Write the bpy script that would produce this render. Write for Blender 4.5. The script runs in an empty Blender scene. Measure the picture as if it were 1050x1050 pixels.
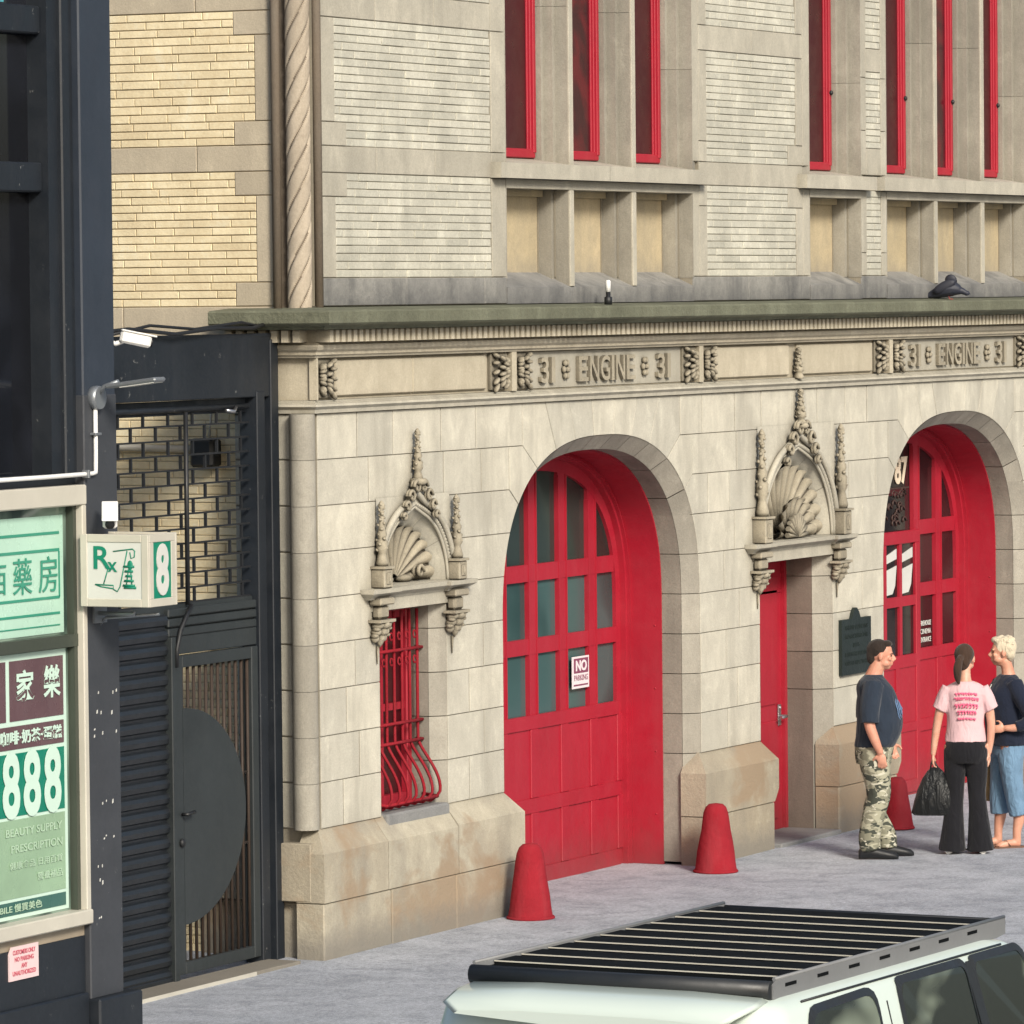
import bpy, bmesh, math, random
from mathutils import Vector, Matrix, noise
random.seed(31)
R = math.radians
PI = math.pi
scn = bpy.context.scene
COL = scn.collection

# ------------------------------------------------------------------ objects
def tag(o, label=None, cat=None, group=None, kind=None):
    if label: o['label'] = label
    if cat: o['category'] = cat
    if group: o['group'] = group
    if kind: o['kind'] = kind
    return o

def thing(name, label, cat, loc=(0, 0, 0), rz=0.0, group=None):
    o = bpy.data.objects.new(name, None)
    o.empty_display_size = .2
    COL.objects.link(o)
    o.location = loc
    o.rotation_euler = (0, 0, rz)
    return tag(o, label, cat, group)

def copy_tree(o, parent=None):
    c = o.copy()
    COL.objects.link(c)
    c.parent = parent
    for ch in list(o.children):
        copy_tree(ch, c)
    return c

def root_loc(o):
    v = Vector((0, 0, 0))
    while o is not None:
        v += o.location
        o = o.parent
    return v

# ------------------------------------------------------------------ mesh builder
def inset(poly, d):
    n = len(poly)
    area = sum(poly[i][0] * poly[(i + 1) % n][1] - poly[(i + 1) % n][0] * poly[i][1] for i in range(n))
    s = 1 if area > 0 else -1
    out = []
    for i in range(n):
        p0, p1, p2 = poly[i - 1], poly[i], poly[(i + 1) % n]
        e1 = Vector((p1[0] - p0[0], p1[1] - p0[1]))
        e2 = Vector((p2[0] - p1[0], p2[1] - p1[1]))
        if e1.length < 1e-7: e1 = e2.copy()
        if e2.length < 1e-7: e2 = e1.copy()
        e1.normalize(); e2.normalize()
        n1 = Vector((-e1.y, e1.x)) * s
        n2 = Vector((-e2.y, e2.x)) * s
        b = n1 + n2
        if b.length < 1e-4: b = n1.copy()
        b.normalize()
        k = max(.35, b.dot(n1))
        out.append((p1[0] + b.x * d / k, p1[1] + b.y * d / k))
    return out

class MB:
    def __init__(s):
        s.v = []; s.f = []; s.t = []; s.m = []; s.smooth = []
    def add(s, verts, faces, tint=.5, mat=0, smooth=False):
        b = len(s.v)
        s.v += [tuple(p) for p in verts]
        for f in faces:
            s.f.append([b + i for i in f]); s.t.append(tint); s.m.append(mat); s.smooth.append(smooth)
    def box(s, x0, x1, y0, y1, z0, z1, tint=.5, mat=0, bev=0):
        if bev:
            # chamfered box: 24 verts
            xs, ys, zs = (x0, x1), (y0, y1), (z0, z1)
            V = []; idx = {}
            for i in (0, 1):
                for j in (0, 1):
                    for k in (0, 1):
                        for a in range(3):
                            p = [xs[i], ys[j], zs[k]]
                            for b_, (q, sg) in enumerate(((0, i), (1, j), (2, k))):
                                if b_ != a:
                                    p[b_] += bev * (1 if sg == 0 else -1)
                            idx[(i, j, k, a)] = len(V); V.append(p)
            F = []
            for a in range(3):
                o = [c for c in range(3) if c != a]
                for side in (0, 1):
                    q = []
                    for (u, w) in ((0, 0), (1, 0), (1, 1), (0, 1)):
                        t = [0, 0, 0]; t[a] = side; t[o[0]] = u; t[o[1]] = w
                        q.append(idx[(t[0], t[1], t[2], a)])
                    F.append(q)
            for a in range(3):
                o = [c for c in range(3) if c != a]
                for u in (0, 1):
                    for w in (0, 1):
                        t0 = [0, 0, 0]; t1 = [0, 0, 0]
                        t0[a] = 0; t1[a] = 1
                        for t in (t0, t1): t[o[0]] = u; t[o[1]] = w
                        F.append([idx[(*t0, o[0])], idx[(*t1, o[0])], idx[(*t1, o[1])], idx[(*t0, o[1])]])
            for i in (0, 1):
                for j in (0, 1):
                    for k in (0, 1):
                        F.append([idx[(i, j, k, 0)], idx[(i, j, k, 1)], idx[(i, j, k, 2)]])
            s.add(V, F, tint, mat)
            return
        V = [(x0, y0, z0), (x1, y0, z0), (x1, y1, z0), (x0, y1, z0), (x0, y0, z1), (x1, y0, z1), (x1, y1, z1), (x0, y1, z1)]
        s.add(V, [(0, 3, 2, 1), (4, 5, 6, 7), (0, 1, 5, 4), (1, 2, 6, 5), (2, 3, 7, 6), (3, 0, 4, 7)], tint, mat)
    def stone(s, poly, yf, yb, gap=.004, bev=.006, tint=.5, mat=0, axis='y'):
        """a facing stone: polygon in (x,z), front at yf, body to yb. axis 'x' makes it face -x with poly in (y,z)"""
        n = len(poly)
        a = inset(poly, gap); b = inset(poly, gap + bev)
        sgn = 1 if yb > yf else -1
        mk = (lambda p, y: (p[0], y, p[1])) if axis == 'y' else (lambda p, y: (y, p[0], p[1]))
        V = [mk(p, yf) for p in b] + [mk(p, yf + bev * sgn) for p in a] + [mk(p, yb) for p in a]
        F = [list(range(n)), list(range(2 * n, 3 * n))]
        for i in range(n):
            j = (i + 1) % n
            F.append((i, j, n + j, n + i)); F.append((n + i, n + j, 2 * n + j, 2 * n + i))
        s.add(V, F, tint, mat)
    def prism(s, poly, y0, y1, tint=.5, mat=0, axis='y'):
        n = len(poly)
        mk = {'y': lambda p, y: (p[0], y, p[1]), 'x': lambda p, y: (y, p[0], p[1]), 'z': lambda p, y: (p[0], p[1], y)}[axis]
        V = [mk(p, y0) for p in poly] + [mk(p, y1) for p in poly]
        F = [list(range(n)), list(range(n, 2 * n))] + [(i, (i + 1) % n, n + (i + 1) % n, n + i) for i in range(n)]
        s.add(V, F, tint, mat)
    def rings(s, rings, tint=.5, mat=0, closed=True, caps=True, smooth=True):
        n = len(rings[0])
        V = [p for r in rings for p in r]
        F = []
        for k in range(len(rings) - 1):
            for i in range(n if closed else n - 1):
                j = (i + 1) % n
                F.append((k * n + i, k * n + j, (k + 1) * n + j, (k + 1) * n + i))
        s.add(V, F, tint, mat, smooth)
        if caps and closed:
            b = len(s.v) - len(V)
            for q in ([b + i for i in range(n)], [b + (len(rings) - 1) * n + i for i in range(n)]):
                s.f.append(q); s.t.append(tint); s.m.append(mat); s.smooth.append(False)
    def tube(s, path, r, n=8, tint=.5, mat=0, flat=1.0, caps=True):
        P = [Vector(p) for p in path]
        rr = r if isinstance(r, (list, tuple)) else [r] * len(P)
        out = []
        up = Vector((0, 0, 1))
        prev = None
        for i, p in enumerate(P):
            d = (P[min(i + 1, len(P) - 1)] - P[max(i - 1, 0)])
            if d.length < 1e-9: d = Vector((0, 0, 1))
            d.normalize()
            if prev is None:
                a = d.cross(up)
                if a.length < .05: a = d.cross(Vector((0, 1, 0)))
            else:
                a = prev - d * prev.dot(d)
            a.normalize(); prev = a
            b = d.cross(a)
            out.append([p + (a * math.cos(t) + b * math.sin(t) * flat) * rr[i] for t in [2 * PI * k / n for k in range(n)]])
        s.rings(out, tint, mat, caps=caps)
    def lathe(s, prof, c, n=16, tint=.5, mat=0, ph=0):
        out = []
        for r, z in prof:
            out.append([(c[0] + r * math.cos(ph + 2 * PI * k / n), c[1] + r * math.sin(ph + 2 * PI * k / n), c[2] + z) for k in range(n)])
        s.rings(out, tint, mat)
    def blob(s, c, r, rot=None, n=8, m=5, tint=.5, mat=0):
        c = Vector(c); M = rot or Matrix.Identity(3)
        out = []
        for k in range(m + 1):
            ph = -PI / 2 + PI * k / m
            cr = max(math.cos(ph), .02)
            out.append([c + M @ Vector((r[0] * cr * math.cos(2 * PI * i / n), r[1] * cr * math.sin(2 * PI * i / n), r[2] * math.sin(ph))) for i in range(n)])
        s.rings(out, tint, mat)
    def sweep(s, path, prof, tint=.5, mat=0):
        """moulding: path in plan [(x,y)...]; prof [(offset to the right-hand side,z)...]"""
        n = len(path); out = []
        for i, p in enumerate(path):
            ds = []
            if i > 0: ds.append(Vector((p[0] - path[i - 1][0], p[1] - path[i - 1][1])).normalized())
            if i < n - 1: ds.append(Vector((path[i + 1][0] - p[0], path[i + 1][1] - p[1])).normalized())
            nn = [Vector((d.y, -d.x)) for d in ds]
            b = sum(nn, Vector((0, 0)))
            b.normalize(); k = b.dot(nn[0])
            out.append([(p[0] + b.x * o / k, p[1] + b.y * o / k, z) for o, z in prof])
        s.rings(out, tint, mat, caps=True, smooth=False)
    def move(s, start, M):
        for i in range(start, len(s.v)):
            s.v[i] = tuple(M @ Vector(s.v[i]))
    def build(s, name, mats, parent=None, local=False, label=None, smooth=None):
        off = Vector((0, 0, 0)) if (local or parent is None) else root_loc(parent)
        me = bpy.data.meshes.new(name)
        me.from_pydata([(p[0] - off.x, p[1] - off.y, p[2] - off.z) for p in s.v], [], s.f)
        if not isinstance(mats, (list, tuple)): mats = [mats]
        for m in mats: me.materials.append(m)
        at = me.attributes.new('tint', 'FLOAT', 'FACE')
        at.data.foreach_set('value', s.t)
        me.polygons.foreach_set('material_index', s.m)
        me.polygons.foreach_set('use_smooth', s.smooth if smooth is None else [smooth] * len(s.f))
        me.update()
        bm = bmesh.new(); bm.from_mesh(me)
        bmesh.ops.recalc_face_normals(bm, faces=bm.faces)
        bm.to_mesh(me); bm.free()
        o = bpy.data.objects.new(name, me)
        COL.objects.link(o)
        if parent is not None: o.parent = parent
        if label: o['label'] = label
        return o

def text_into(mb, s, w, h, org, ux=(1, 0, 0), uz=(0, 0, 1), depth=.01, tint=.5, mat=0, keep=False, bold=0.0):
    """write string s into mesh builder mb, fitted into a w x h box whose lower left corner is org"""
    c = bpy.data.curves.new('lettering', 'FONT'); c.body = s; c.extrude = .02; c.offset = bold
    c.resolution_u = 4
    o = bpy.data.objects.new('lettering', c); COL.objects.link(o)
    bpy.context.view_layer.update()
    me = bpy.data.meshes.new_from_object(o.evaluated_get(bpy.context.evaluated_depsgraph_get()))
    xs = [v.co.x for v in me.vertices]; ys = [v.co.y for v in me.vertices]
    x0, x1, y0, y1 = min(xs), max(xs), min(ys), max(ys)
    sx, sy = w / max(x1 - x0, 1e-6), h / max(y1 - y0, 1e-6)
    if keep: sx = sy = min(sx, sy)
    ux, uz = Vector(ux), Vector(uz); un = ux.cross(uz)   # un points to the reader
    org = Vector(org)
    V = [org + ux * (v.co.x - x0) * sx + uz * (v.co.y - y0) * sy + un * (depth * (v.co.z + .02) / .04) for v in me.vertices]
    mb.add(V, [list(p.vertices) for p in me.polygons], tint, mat)
    COL.objects.unlink(o); bpy.data.objects.remove(o); bpy.data.meshes.remove(me); bpy.data.curves.remove(c)

# ------------------------------------------------------------------ materials
MATS = {}
def newmat(name):
    m = bpy.data.materials.new(name); m.use_nodes = True
    nt = m.node_tree; nt.nodes.clear()
    out = nt.nodes.new('ShaderNodeOutputMaterial'); p = nt.nodes.new('ShaderNodeBsdfPrincipled')
    nt.links.new(p.outputs[0], out.inputs[0])
    return m, nt, p
def rgb(c): return (c[0], c[1], c[2], 1)
def node(nt, t, **k):
    n = nt.nodes.new(t)
    for a, b in k.items(): setattr(n, a, b)
    return n
def mixc(nt, fac, a, b, blend='MIX'):
    m = nt.nodes.new('ShaderNodeMix'); m.data_type = 'RGBA'; m.blend_type = blend
    for sock, val in ((m.inputs[0], fac), (m.inputs[6], a), (m.inputs[7], b)):
        if hasattr(val, 'links') or isinstance(val, bpy.types.NodeSocket): nt.links.new(val, sock)
        elif isinstance(val, (tuple, list)): sock.default_value = rgb(val)
        else: sock.default_value = val
    return m.outputs[2]
def ramp(nt, src, stops):
    r = nt.nodes.new('ShaderNodeValToRGB')
    e = r.color_ramp.elements
    while len(e) < len(stops): e.new(.5)
    for i, (p, c) in enumerate(stops):
        e[i].position = p; e[i].color = rgb(c) if isinstance(c, (tuple, list)) else (c, c, c, 1)
    nt.links.new(src, r.inputs[0])
    return r.outputs[0]
def tex(nt, scale, detail=4, rough=.55, stretch=(1, 1, 1), dist=0.0):
    tc = node(nt, 'ShaderNodeTexCoord'); mp = node(nt, 'ShaderNodeMapping')
    mp.inputs['Scale'].default_value = stretch
    g = node(nt, 'ShaderNodeNewGeometry')
    nt.links.new(g.outputs['Position'], mp.inputs[0])
    n = node(nt, 'ShaderNodeTexNoise'); n.inputs['Scale'].default_value = scale
    n.inputs['Detail'].default_value = detail; n.inputs['Roughness'].default_value = rough
    n.inputs['Distortion'].default_value = dist
    nt.links.new(mp.outputs[0], n.inputs[0])
    return n.outputs[0]

def stone_mat(name, c_lo, c_hi, stain=(.2, .18, .15), stain_amt=.5, rough=.85, grain=90, bump=.35, streak=.35, ao=.0, spot=0.0, low_dirt=None, patch=None, mottle=1.0):
    m, nt, p = newmat(name)
    at = node(nt, 'ShaderNodeAttribute', attribute_name='tint')
    base = ramp(nt, at.outputs['Fac'], [(0, c_lo), (1, c_hi)])
    n1 = tex(nt, 1.3, 5, .6)
    base = mixc(nt, ramp(nt, n1, [(.35, 0), (.75, .5)]), base, tuple(.78 * x for x in c_lo))
    n2 = tex(nt, 3.2, 4, .6, (1, 1, .16))
    base = mixc(nt, ramp(nt, n2, [(.50, 0), (.78, streak)]), base, stain)
    nm = tex(nt, 4.5, 6, .72, (1, 1, .7), .4)
    base = mixc(nt, ramp(nt, nm, [(.40, 0), (.68, .5 * mottle)]), base, tuple(.55 * a_ + .45 * b2_ for a_, b2_ in zip(stain, c_lo)))
    base = mixc(nt, ramp(nt, nm, [(.25, .45 * mottle), (.42, 0)]), base, tuple(min(.75, 1.18 * a_) for a_ in c_hi))
    n3 = tex(nt, grain, 3, .7)
    base = mixc(nt, .55, base, ramp(nt, n3, [(.25, .38), (.75, .62)]), 'OVERLAY')
    n5 = tex(nt, 9, 5, .7)
    base = mixc(nt, ramp(nt, n5, [(.62, 0), (.75, .45 * stain_amt)]), base, stain)
    if ao:  # occlusion: shade of corners and recesses painted into the colour
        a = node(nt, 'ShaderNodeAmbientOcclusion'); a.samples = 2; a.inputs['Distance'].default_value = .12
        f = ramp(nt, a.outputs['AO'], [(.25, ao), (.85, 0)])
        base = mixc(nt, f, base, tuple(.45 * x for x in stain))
    if patch:
        n6 = tex(nt, .9, 5, .6, (1, 1, 1.6), .3)
        base = mixc(nt, ramp(nt, n6, [(.50, 0), (.58, .9)]), base, patch)
    if low_dirt:
        g = node(nt, 'ShaderNodeNewGeometry'); sx = node(nt, 'ShaderNodeSeparateXYZ'); nt.links.new(g.outputs['Position'], sx.inputs[0])
        ad = node(nt, 'ShaderNodeMath', operation='MULTIPLY_ADD'); nt.links.new(n5, ad.inputs[0]); ad.inputs[1].default_value = low_dirt[3]
        nt.links.new(sx.outputs[2], ad.inputs[2])
        mr = node(nt, 'ShaderNodeMapRange'); nt.links.new(ad.outputs[0], mr.inputs[0])
        mr.inputs[1].default_value = low_dirt[0]; mr.inputs[2].default_value = low_dirt[1]; mr.inputs[3].default_value = low_dirt[2]; mr.inputs[4].default_value = 0
        base = mixc(nt, mr.outputs[0], base, stain)
    nt.links.new(base, p.inputs['Base Color'])
    p.inputs['Roughness'].default_value = rough
    p.inputs['Specular IOR Level'].default_value = .25
    b = node(nt, 'ShaderNodeBump'); b.inputs['Strength'].default_value = bump; b.inputs['Distance'].default_value = .01
    n4 = tex(nt, 38, 6, .65)
    nt.links.new(n4, b.inputs['Height']); nt.links.new(b.outputs[0], p.inputs['Normal'])
    return m

def paint_mat(name, c, rough=.45, var=.15, bump=.05, grain=30, metal=0.0, spec=.5, wear=None, coat=0, streak=0.0, tint=False, low=0):
    m, nt, p = newmat(name)
    n = tex(nt, 2.2, 5, .6)
    base = mixc(nt, ramp(nt, n, [(.3, 0), (.75, 1)]), c, tuple(x * (1 - var) for x in c))
    if tint:
        at = node(nt, 'ShaderNodeAttribute', attribute_name='tint')
        base = mixc(nt, 1.0, base, ramp(nt, at.outputs['Fac'], [(0, .35), (.5, 1.0), (1, 1.0)]), 'MULTIPLY')
    if streak:
        n2 = tex(nt, 5, 4, .6, (1, 1, .12))
        base = mixc(nt, ramp(nt, n2, [(.5, 0), (.8, streak)]), base, tuple(min(1, .12 + x * .6) for x in c))
    if wear:
        n3 = tex(nt, 14, 5, .75)
        base = mixc(nt, ramp(nt, n3, [(.66, 0), (.70, wear[1])]), base, wear[0])
    if low:
        g = node(nt, 'ShaderNodeNewGeometry'); sx = node(nt, 'ShaderNodeSeparateXYZ'); nt.links.new(g.outputs['Position'], sx.inputs[0])
        ad = node(nt, 'ShaderNodeMath', operation='MULTIPLY_ADD'); nt.links.new(tex(nt, 7, 5, .7), ad.inputs[0]); ad.inputs[1].default_value = -.5
        nt.links.new(sx.outputs[2], ad.inputs[2])
        mr = node(nt, 'ShaderNodeMapRange'); nt.links.new(ad.outputs[0], mr.inputs[0]); mr.inputs[1].default_value = -.3; mr.inputs[2].default_value = low; mr.inputs[3].default_value = .45; mr.inputs[4].default_value = 0
        base = mixc(nt, mr.outputs[0], base, (.13, .05, .045))
    nt.links.new(base, p.inputs['Base Color'])
    n4 = tex(nt, 6, 4, .6)
    rr = node(nt, 'ShaderNodeMapRange'); nt.links.new(n4, rr.inputs[0]); rr.inputs[1].default_value = .3; rr.inputs[2].default_value = .7
    rr.inputs[3].default_value = max(.02, rough - .12); rr.inputs[4].default_value = min(1, rough + .15)
    nt.links.new(rr.outputs[0], p.inputs['Roughness'])
    p.inputs['Metallic'].default_value = metal; p.inputs['Specular IOR Level'].default_value = spec
    p.inputs['Coat Weight'].default_value = coat; p.inputs['Coat Roughness'].default_value = .08
    if bump:
        b = node(nt, 'ShaderNodeBump'); b.inputs['Strength'].default_value = bump; b.inputs['Distance'].default_value = .01
        nt.links.new(tex(nt, grain, 5, .6), b.inputs['Height']); nt.links.new(b.outputs[0], p.inputs['Normal'])
    return m

def glass_mat(name, c1, c2, rough=.08, scale=1.2, stretch=(1, 1, 1), spec=.5, split=(.42, .58), metal=0):
    m, nt, p = newmat(name)
    n = tex(nt, scale, 2, .5, stretch, .4)
    nt.links.new(mixc(nt, ramp(nt, n, [(split[0], 0), (split[1], 1)]), c1, c2), p.inputs['Base Color'])
    p.inputs['Roughness'].default_value = rough; p.inputs['Specular IOR Level'].default_value = spec; p.inputs['Metallic'].default_value = metal
    return m

# lime stone of the ground floor, brick, trims
M = MATS
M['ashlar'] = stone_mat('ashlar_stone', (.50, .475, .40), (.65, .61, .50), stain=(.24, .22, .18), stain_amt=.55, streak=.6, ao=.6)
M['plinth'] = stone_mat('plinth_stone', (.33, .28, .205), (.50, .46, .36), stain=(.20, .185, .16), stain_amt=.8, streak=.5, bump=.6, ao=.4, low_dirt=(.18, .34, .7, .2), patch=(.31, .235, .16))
M['splay'] = stone_mat('shaded_splay_stone', (.30, .28, .235), (.40, .375, .315), stain=(.14, .13, .11), stain_amt=.7, streak=.55, ao=.3)  # darker copy of the wall stone, side-facing shade put into the colour
M['flute_shade'] = stone_mat('flute_shade_stone', (.07, .06, .045), (.10, .085, .065))  # painted shade in the shell flutes, so the ribs stand out
M['worn'] = stone_mat('worn_grey_stone', (.22, .22, .215), (.30, .30, .29), stain=(.12, .12, .12), stain_amt=.9, streak=.3, bump=.9)
M['rope'] = stone_mat('rope_stone', (.42, .36, .28), (.48, .41, .32), stain=(.14, .11, .08), stain_amt=.7, streak=.5)
M['rope_groove'] = stone_mat('rope_groove', (.15, .12, .09), (.19, .155, .115))
M['mortar'] = stone_mat('mortar', (.25, .225, .175), (.30, .27, .21), bump=.2)
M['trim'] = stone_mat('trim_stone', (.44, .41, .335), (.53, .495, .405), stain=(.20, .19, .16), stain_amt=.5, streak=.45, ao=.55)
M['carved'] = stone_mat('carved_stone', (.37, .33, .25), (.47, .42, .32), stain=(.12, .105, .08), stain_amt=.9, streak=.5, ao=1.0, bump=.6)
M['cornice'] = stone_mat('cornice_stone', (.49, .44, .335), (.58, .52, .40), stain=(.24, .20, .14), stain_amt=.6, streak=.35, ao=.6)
M['mossy'] = stone_mat('mossy_stone', (.105, .11, .075), (.185, .185, .13), stain=(.26, .27, .19), stain_amt=1.0, streak=.8, bump=1.0, grain=40)
M['sooty'] = stone_mat('sooty_stone', (.27, .265, .25), (.33, .32, .29), stain=(.045, .048, .055), stain_amt=1.0, streak=.8, bump=.5, low_dirt=(4.44, 4.80, 1.0, .30))
M['brick'] = stone_mat('cream_brick', (.48, .465, .39), (.66, .635, .53), stain=(.22, .215, .18), stain_amt=.6, streak=.25, bump=.4, grain=60, low_dirt=(4.6, 4.85, .6, .3))
M['brick_mortar'] = stone_mat('brick_mortar', (.34, .32, .26), (.38, .36, .29), bump=.3)
M['yellow_brick'] = stone_mat('yellow_brick', (.72, .61, .40), (.90, .79, .54), stain=(.40, .30, .17), stain_amt=.5, streak=.2, bump=.4, grain=60)  # side wall brick kept bright and warm, its sunlight put into the colour
M['yellow_mortar'] = stone_mat('yellow_mortar', (.30, .235, .14), (.33, .26, .16), bump=.3)
M['side_trim'] = stone_mat('side_trim_stone', (.46, .40, .30), (.55, .48, .36), stain=(.28, .24, .19), stain_amt=.4, streak=.3)
M['panel_stone'] = stone_mat('panel_stone', (.44, .36, .22), (.52, .43, .28), stain=(.20, .19, .17), stain_amt=.6, streak=.5, low_dirt=(4.75, 5.0, .6, .3))
M['reveal'] = stone_mat('shaded_reveal_stone', (.27, .25, .21), (.35, .325, .27), stain=(.12, .11, .095), stain_amt=.9, streak=.75, ao=.3)  # darker wall stone, side-facing shade and dirt both in the colour
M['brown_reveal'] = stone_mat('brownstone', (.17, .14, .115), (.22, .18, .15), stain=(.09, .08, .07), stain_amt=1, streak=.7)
M['red'] = paint_mat('red_paint', (.37, .012, .029), rough=.48, var=.14, bump=.15, grain=22, streak=.10, wear=((.20, .02, .025), .3), low=.15)
M['red_dark'] = paint_mat('dark_red_paint', (.055, .003, .006), rough=.35, var=.3, bump=.08)
M['red_cone'] = paint_mat('worn_red_paint', (.30, .016, .026), rough=.9, var=.35, bump=1.0, spec=.2, grain=18, wear=((.25, .03, .03), .5), streak=.2)
M['red_dark2'] = glass_mat('dark_window_pane', (.035, .004, .008), (.10, .004, .010), rough=.2, scale=3)
M['door_glass_dark'] = glass_mat('door_glass_dark', (.010, .020, .018), (.022, .036, .032), rough=.12, scale=.9)
M['door_glass'] = glass_mat('door_glass', (.018, .045, .045), (.05, .10, .10), rough=.12, scale=.9)  # lighter teal paints the reflections in the lower panes
M['dark_glass'] = glass_mat('dark_glass', (.012, .009, .010), (.03, .022, .022), rough=.1)
M['blackblue'] = paint_mat('blue_black_paint', (.012, .016, .022), rough=.5, var=.25, bump=.08, streak=.05, wear=((.35, .35, .33), .35))
M['slate'] = paint_mat('slate_blue_paint', (.027, .036, .052), rough=.5, var=.2, bump=.05, streak=.05)
M['charcoal'] = paint_mat('charcoal_paint', (.046, .050, .058), rough=.55, var=.25, bump=.1, wear=((.45, .45, .43), .25))
M['shutter'] = paint_mat('shutter_paint', (.014, .017, .021), rough=.42, var=.25, bump=.12, streak=.03)
M['gate'] = paint_mat('gate_paint', (.026, .032, .034), rough=.5, var=.25, bump=.1, streak=.05)
M['rusty'] = paint_mat('gate_bars', (.045, .028, .018), rough=.7, var=.4, bump=.2)
M['cream'] = paint_mat('cream_frame', (.55, .52, .44), rough=.5, var=.2, bump=.05, streak=.12)
M['offwhite'] = paint_mat('off_white', (.62, .62, .58), rough=.5, var=.12)
M['white'] = paint_mat('white', (.78, .78, .76), rough=.45, var=.08)
M['black'] = paint_mat('black', (.012, .013, .015), rough=.5, var=.2)
M['grey_metal'] = paint_mat('grey_metal', (.28, .30, .32), rough=.4, metal=.6)
M['steel'] = paint_mat('steel', (.55, .55, .56), rough=.3, metal=.9)
M['green'] = paint_mat('green_print', (.0, .20, .12), rough=.5, var=.1)
M['mint'] = paint_mat('mint_film', (.44, .66, .54), rough=.25, var=.14, streak=.10)
M['mint_line'] = paint_mat('green_line', (.035, .27, .18), rough=.4, var=.1)
M['pale_green'] = paint_mat('pale_green_film', (.30, .45, .30), rough=.25, var=.25)
M['teal_film'] = paint_mat('teal_film', (.045, .13, .11), rough=.25)
M['green_film'] = paint_mat('green_film', (.005, .20, .13), rough=.3)
M['plum'] = paint_mat('plum_film', (.13, .075, .085), rough=.25, var=.25, streak=.25)
M['pale_print'] = paint_mat('pale_print', (.55, .72, .62), rough=.4, var=.05)
M['shop_glass'] = glass_mat('shop_glass', (.035, .06, .05), (.22, .30, .24), rough=.08, scale=2.5, stretch=(1, 1, .5))
M['upper_glass'] = glass_mat('upper_glass', (.006, .007, .010), (.012, .014, .020), rough=.08)
M['notice'] = paint_mat('notice_paper', (.72, .55, .55), rough=.6, var=.08)
M['notice_ink'] = paint_mat('notice_ink', (.55, .12, .16), rough=.6)
M['bronze'] = paint_mat('bronze_plaque', (.022, .033, .030), rough=.45, var=.3, bump=.5, grain=45, metal=.3)
M['paper'] = paint_mat('paper_sign', (.74, .66, .68), rough=.6, var=.06)
M['paper_ink'] = paint_mat('paper_ink', (.22, .06, .11), rough=.6)
# ================================================================== firehouse
FH = thing('firehouse', 'old cream brick and stone firehouse with red arched doors and ENGINE 31 carved above them', 'firehouse', (6, 0, 0))
ZP = .885                       # top of the plinth
CH = .3169                      # course height
LV = [ZP + CH * k for k in range(10)]
LV[-1] = 3.737
SPR, AR, BR, NX = 2.10, 1.78, 1.36, 2.5
ARCH = [4.68, 12.12]
XEND = 17.2

def sup(cx, a, b, t):
    c, s_ = math.cos(t), math.sin(t)
    return (cx + a * math.copysign(abs(c) ** (2 / NX), c), SPR + b * abs(s_) ** (2 / NX))
def half_w(z, a=AR, b=BR):
    if z <= SPR: return a
    v = min(1, (z - SPR) / b)
    return a * (1 - v ** NX) ** (1 / NX)

st = MB(); mo = MB()
def put(poly, yf=0.0, yb=.28, tint=None, filler=True, **k):
    xc_ = sum(q[0] for q in poly) / len(poly)
    if len(poly) == 4: poly = [(q[0] + (.003 if q[0] < xc_ else -.003), q[1]) for q in poly]
    k.setdefault('bev', .003); k.setdefault('gap', .0024)
    t = random.uniform(0, 1) if tint is None else tint
    st.stone(poly, yf + random.uniform(0, .003), yb, tint=t, **k)
    if filler: mo.prism(poly, yf + .011, yb, tint=.5)

def split(a, b, odd):
    L = b - a
    n = max(1, round(L / .60))
    if n == 1: return [(a, b)]
    w = L / n; off = (.25 if odd else -.15) * w
    xs = [a] + [a + w * i + off + random.uniform(-.12, .12) * w for i in range(1, n)] + [b]
    return list(zip(xs[:-1], xs[1:]))

WIN_C, DOOR_C = 1.455, 8.43
def openings(z0, z1, k):
    o = []
    if z1 < 2.40: o += [('r', .93, 1.975), ('r', 7.66, 9.20)]
    elif z1 < 3.2:
        o += [('r', WIN_C - .56, WIN_C + .56), ('r', DOOR_C - .80, DOOR_C + .80)]
    if k == 7: o += [('r', DOOR_C - .80, DOOR_C + .80)]
    for c in ARCH: o.append(('a', c, None))
    return sorted(o, key=lambda q: q[1] if q[0] == 'r' else q[1] - 1.7)
for k in range(9):
    z0, z1 = LV[k], LV[k + 1]
    zz1 = z1
    x = .03
    segs = []
    for q in openings(z0, z1, k):
        if q[0] == 'r':
            segs.append((x, q[1], None, None)); x = q[2]
        else:
            c = q[1]
            ext = {6: 1.95, 7: 1.65, 8: 1.42}.get(k)
            if ext is None:
                segs.append((x, c - AR, None, c)); x = c + AR
                segs.append(('L', c))
            else:
                segs.append((x, c - ext, None, None)); x = c + ext
    segs.append((x, XEND, None, None))
    leftc = None
    for sg in segs:
        if sg[0] == 'L': leftc = sg[1]; continue
        a, b, _, rc = sg
        parts = split(a, b, k % 2)
        for i, (p, q) in enumerate(parts):
            poly = None
            curved_r = rc is not None and i == len(parts) - 1 and z1 > SPR + .05
            curved_l = leftc is not None and i == 0 and z1 > SPR + .05
            zs = [z0 + (z1 - z0) * j / 5 for j in range(6)]
            right = [(rc - half_w(z), z) for z in zs] if curved_r else [(q, z0), (q, z1)]
            left = [(leftc + half_w(z), z) for z in reversed(zs)] if curved_l else [(p, z1), (p, z0)]
            put(right + left)
        leftc = None
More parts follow.
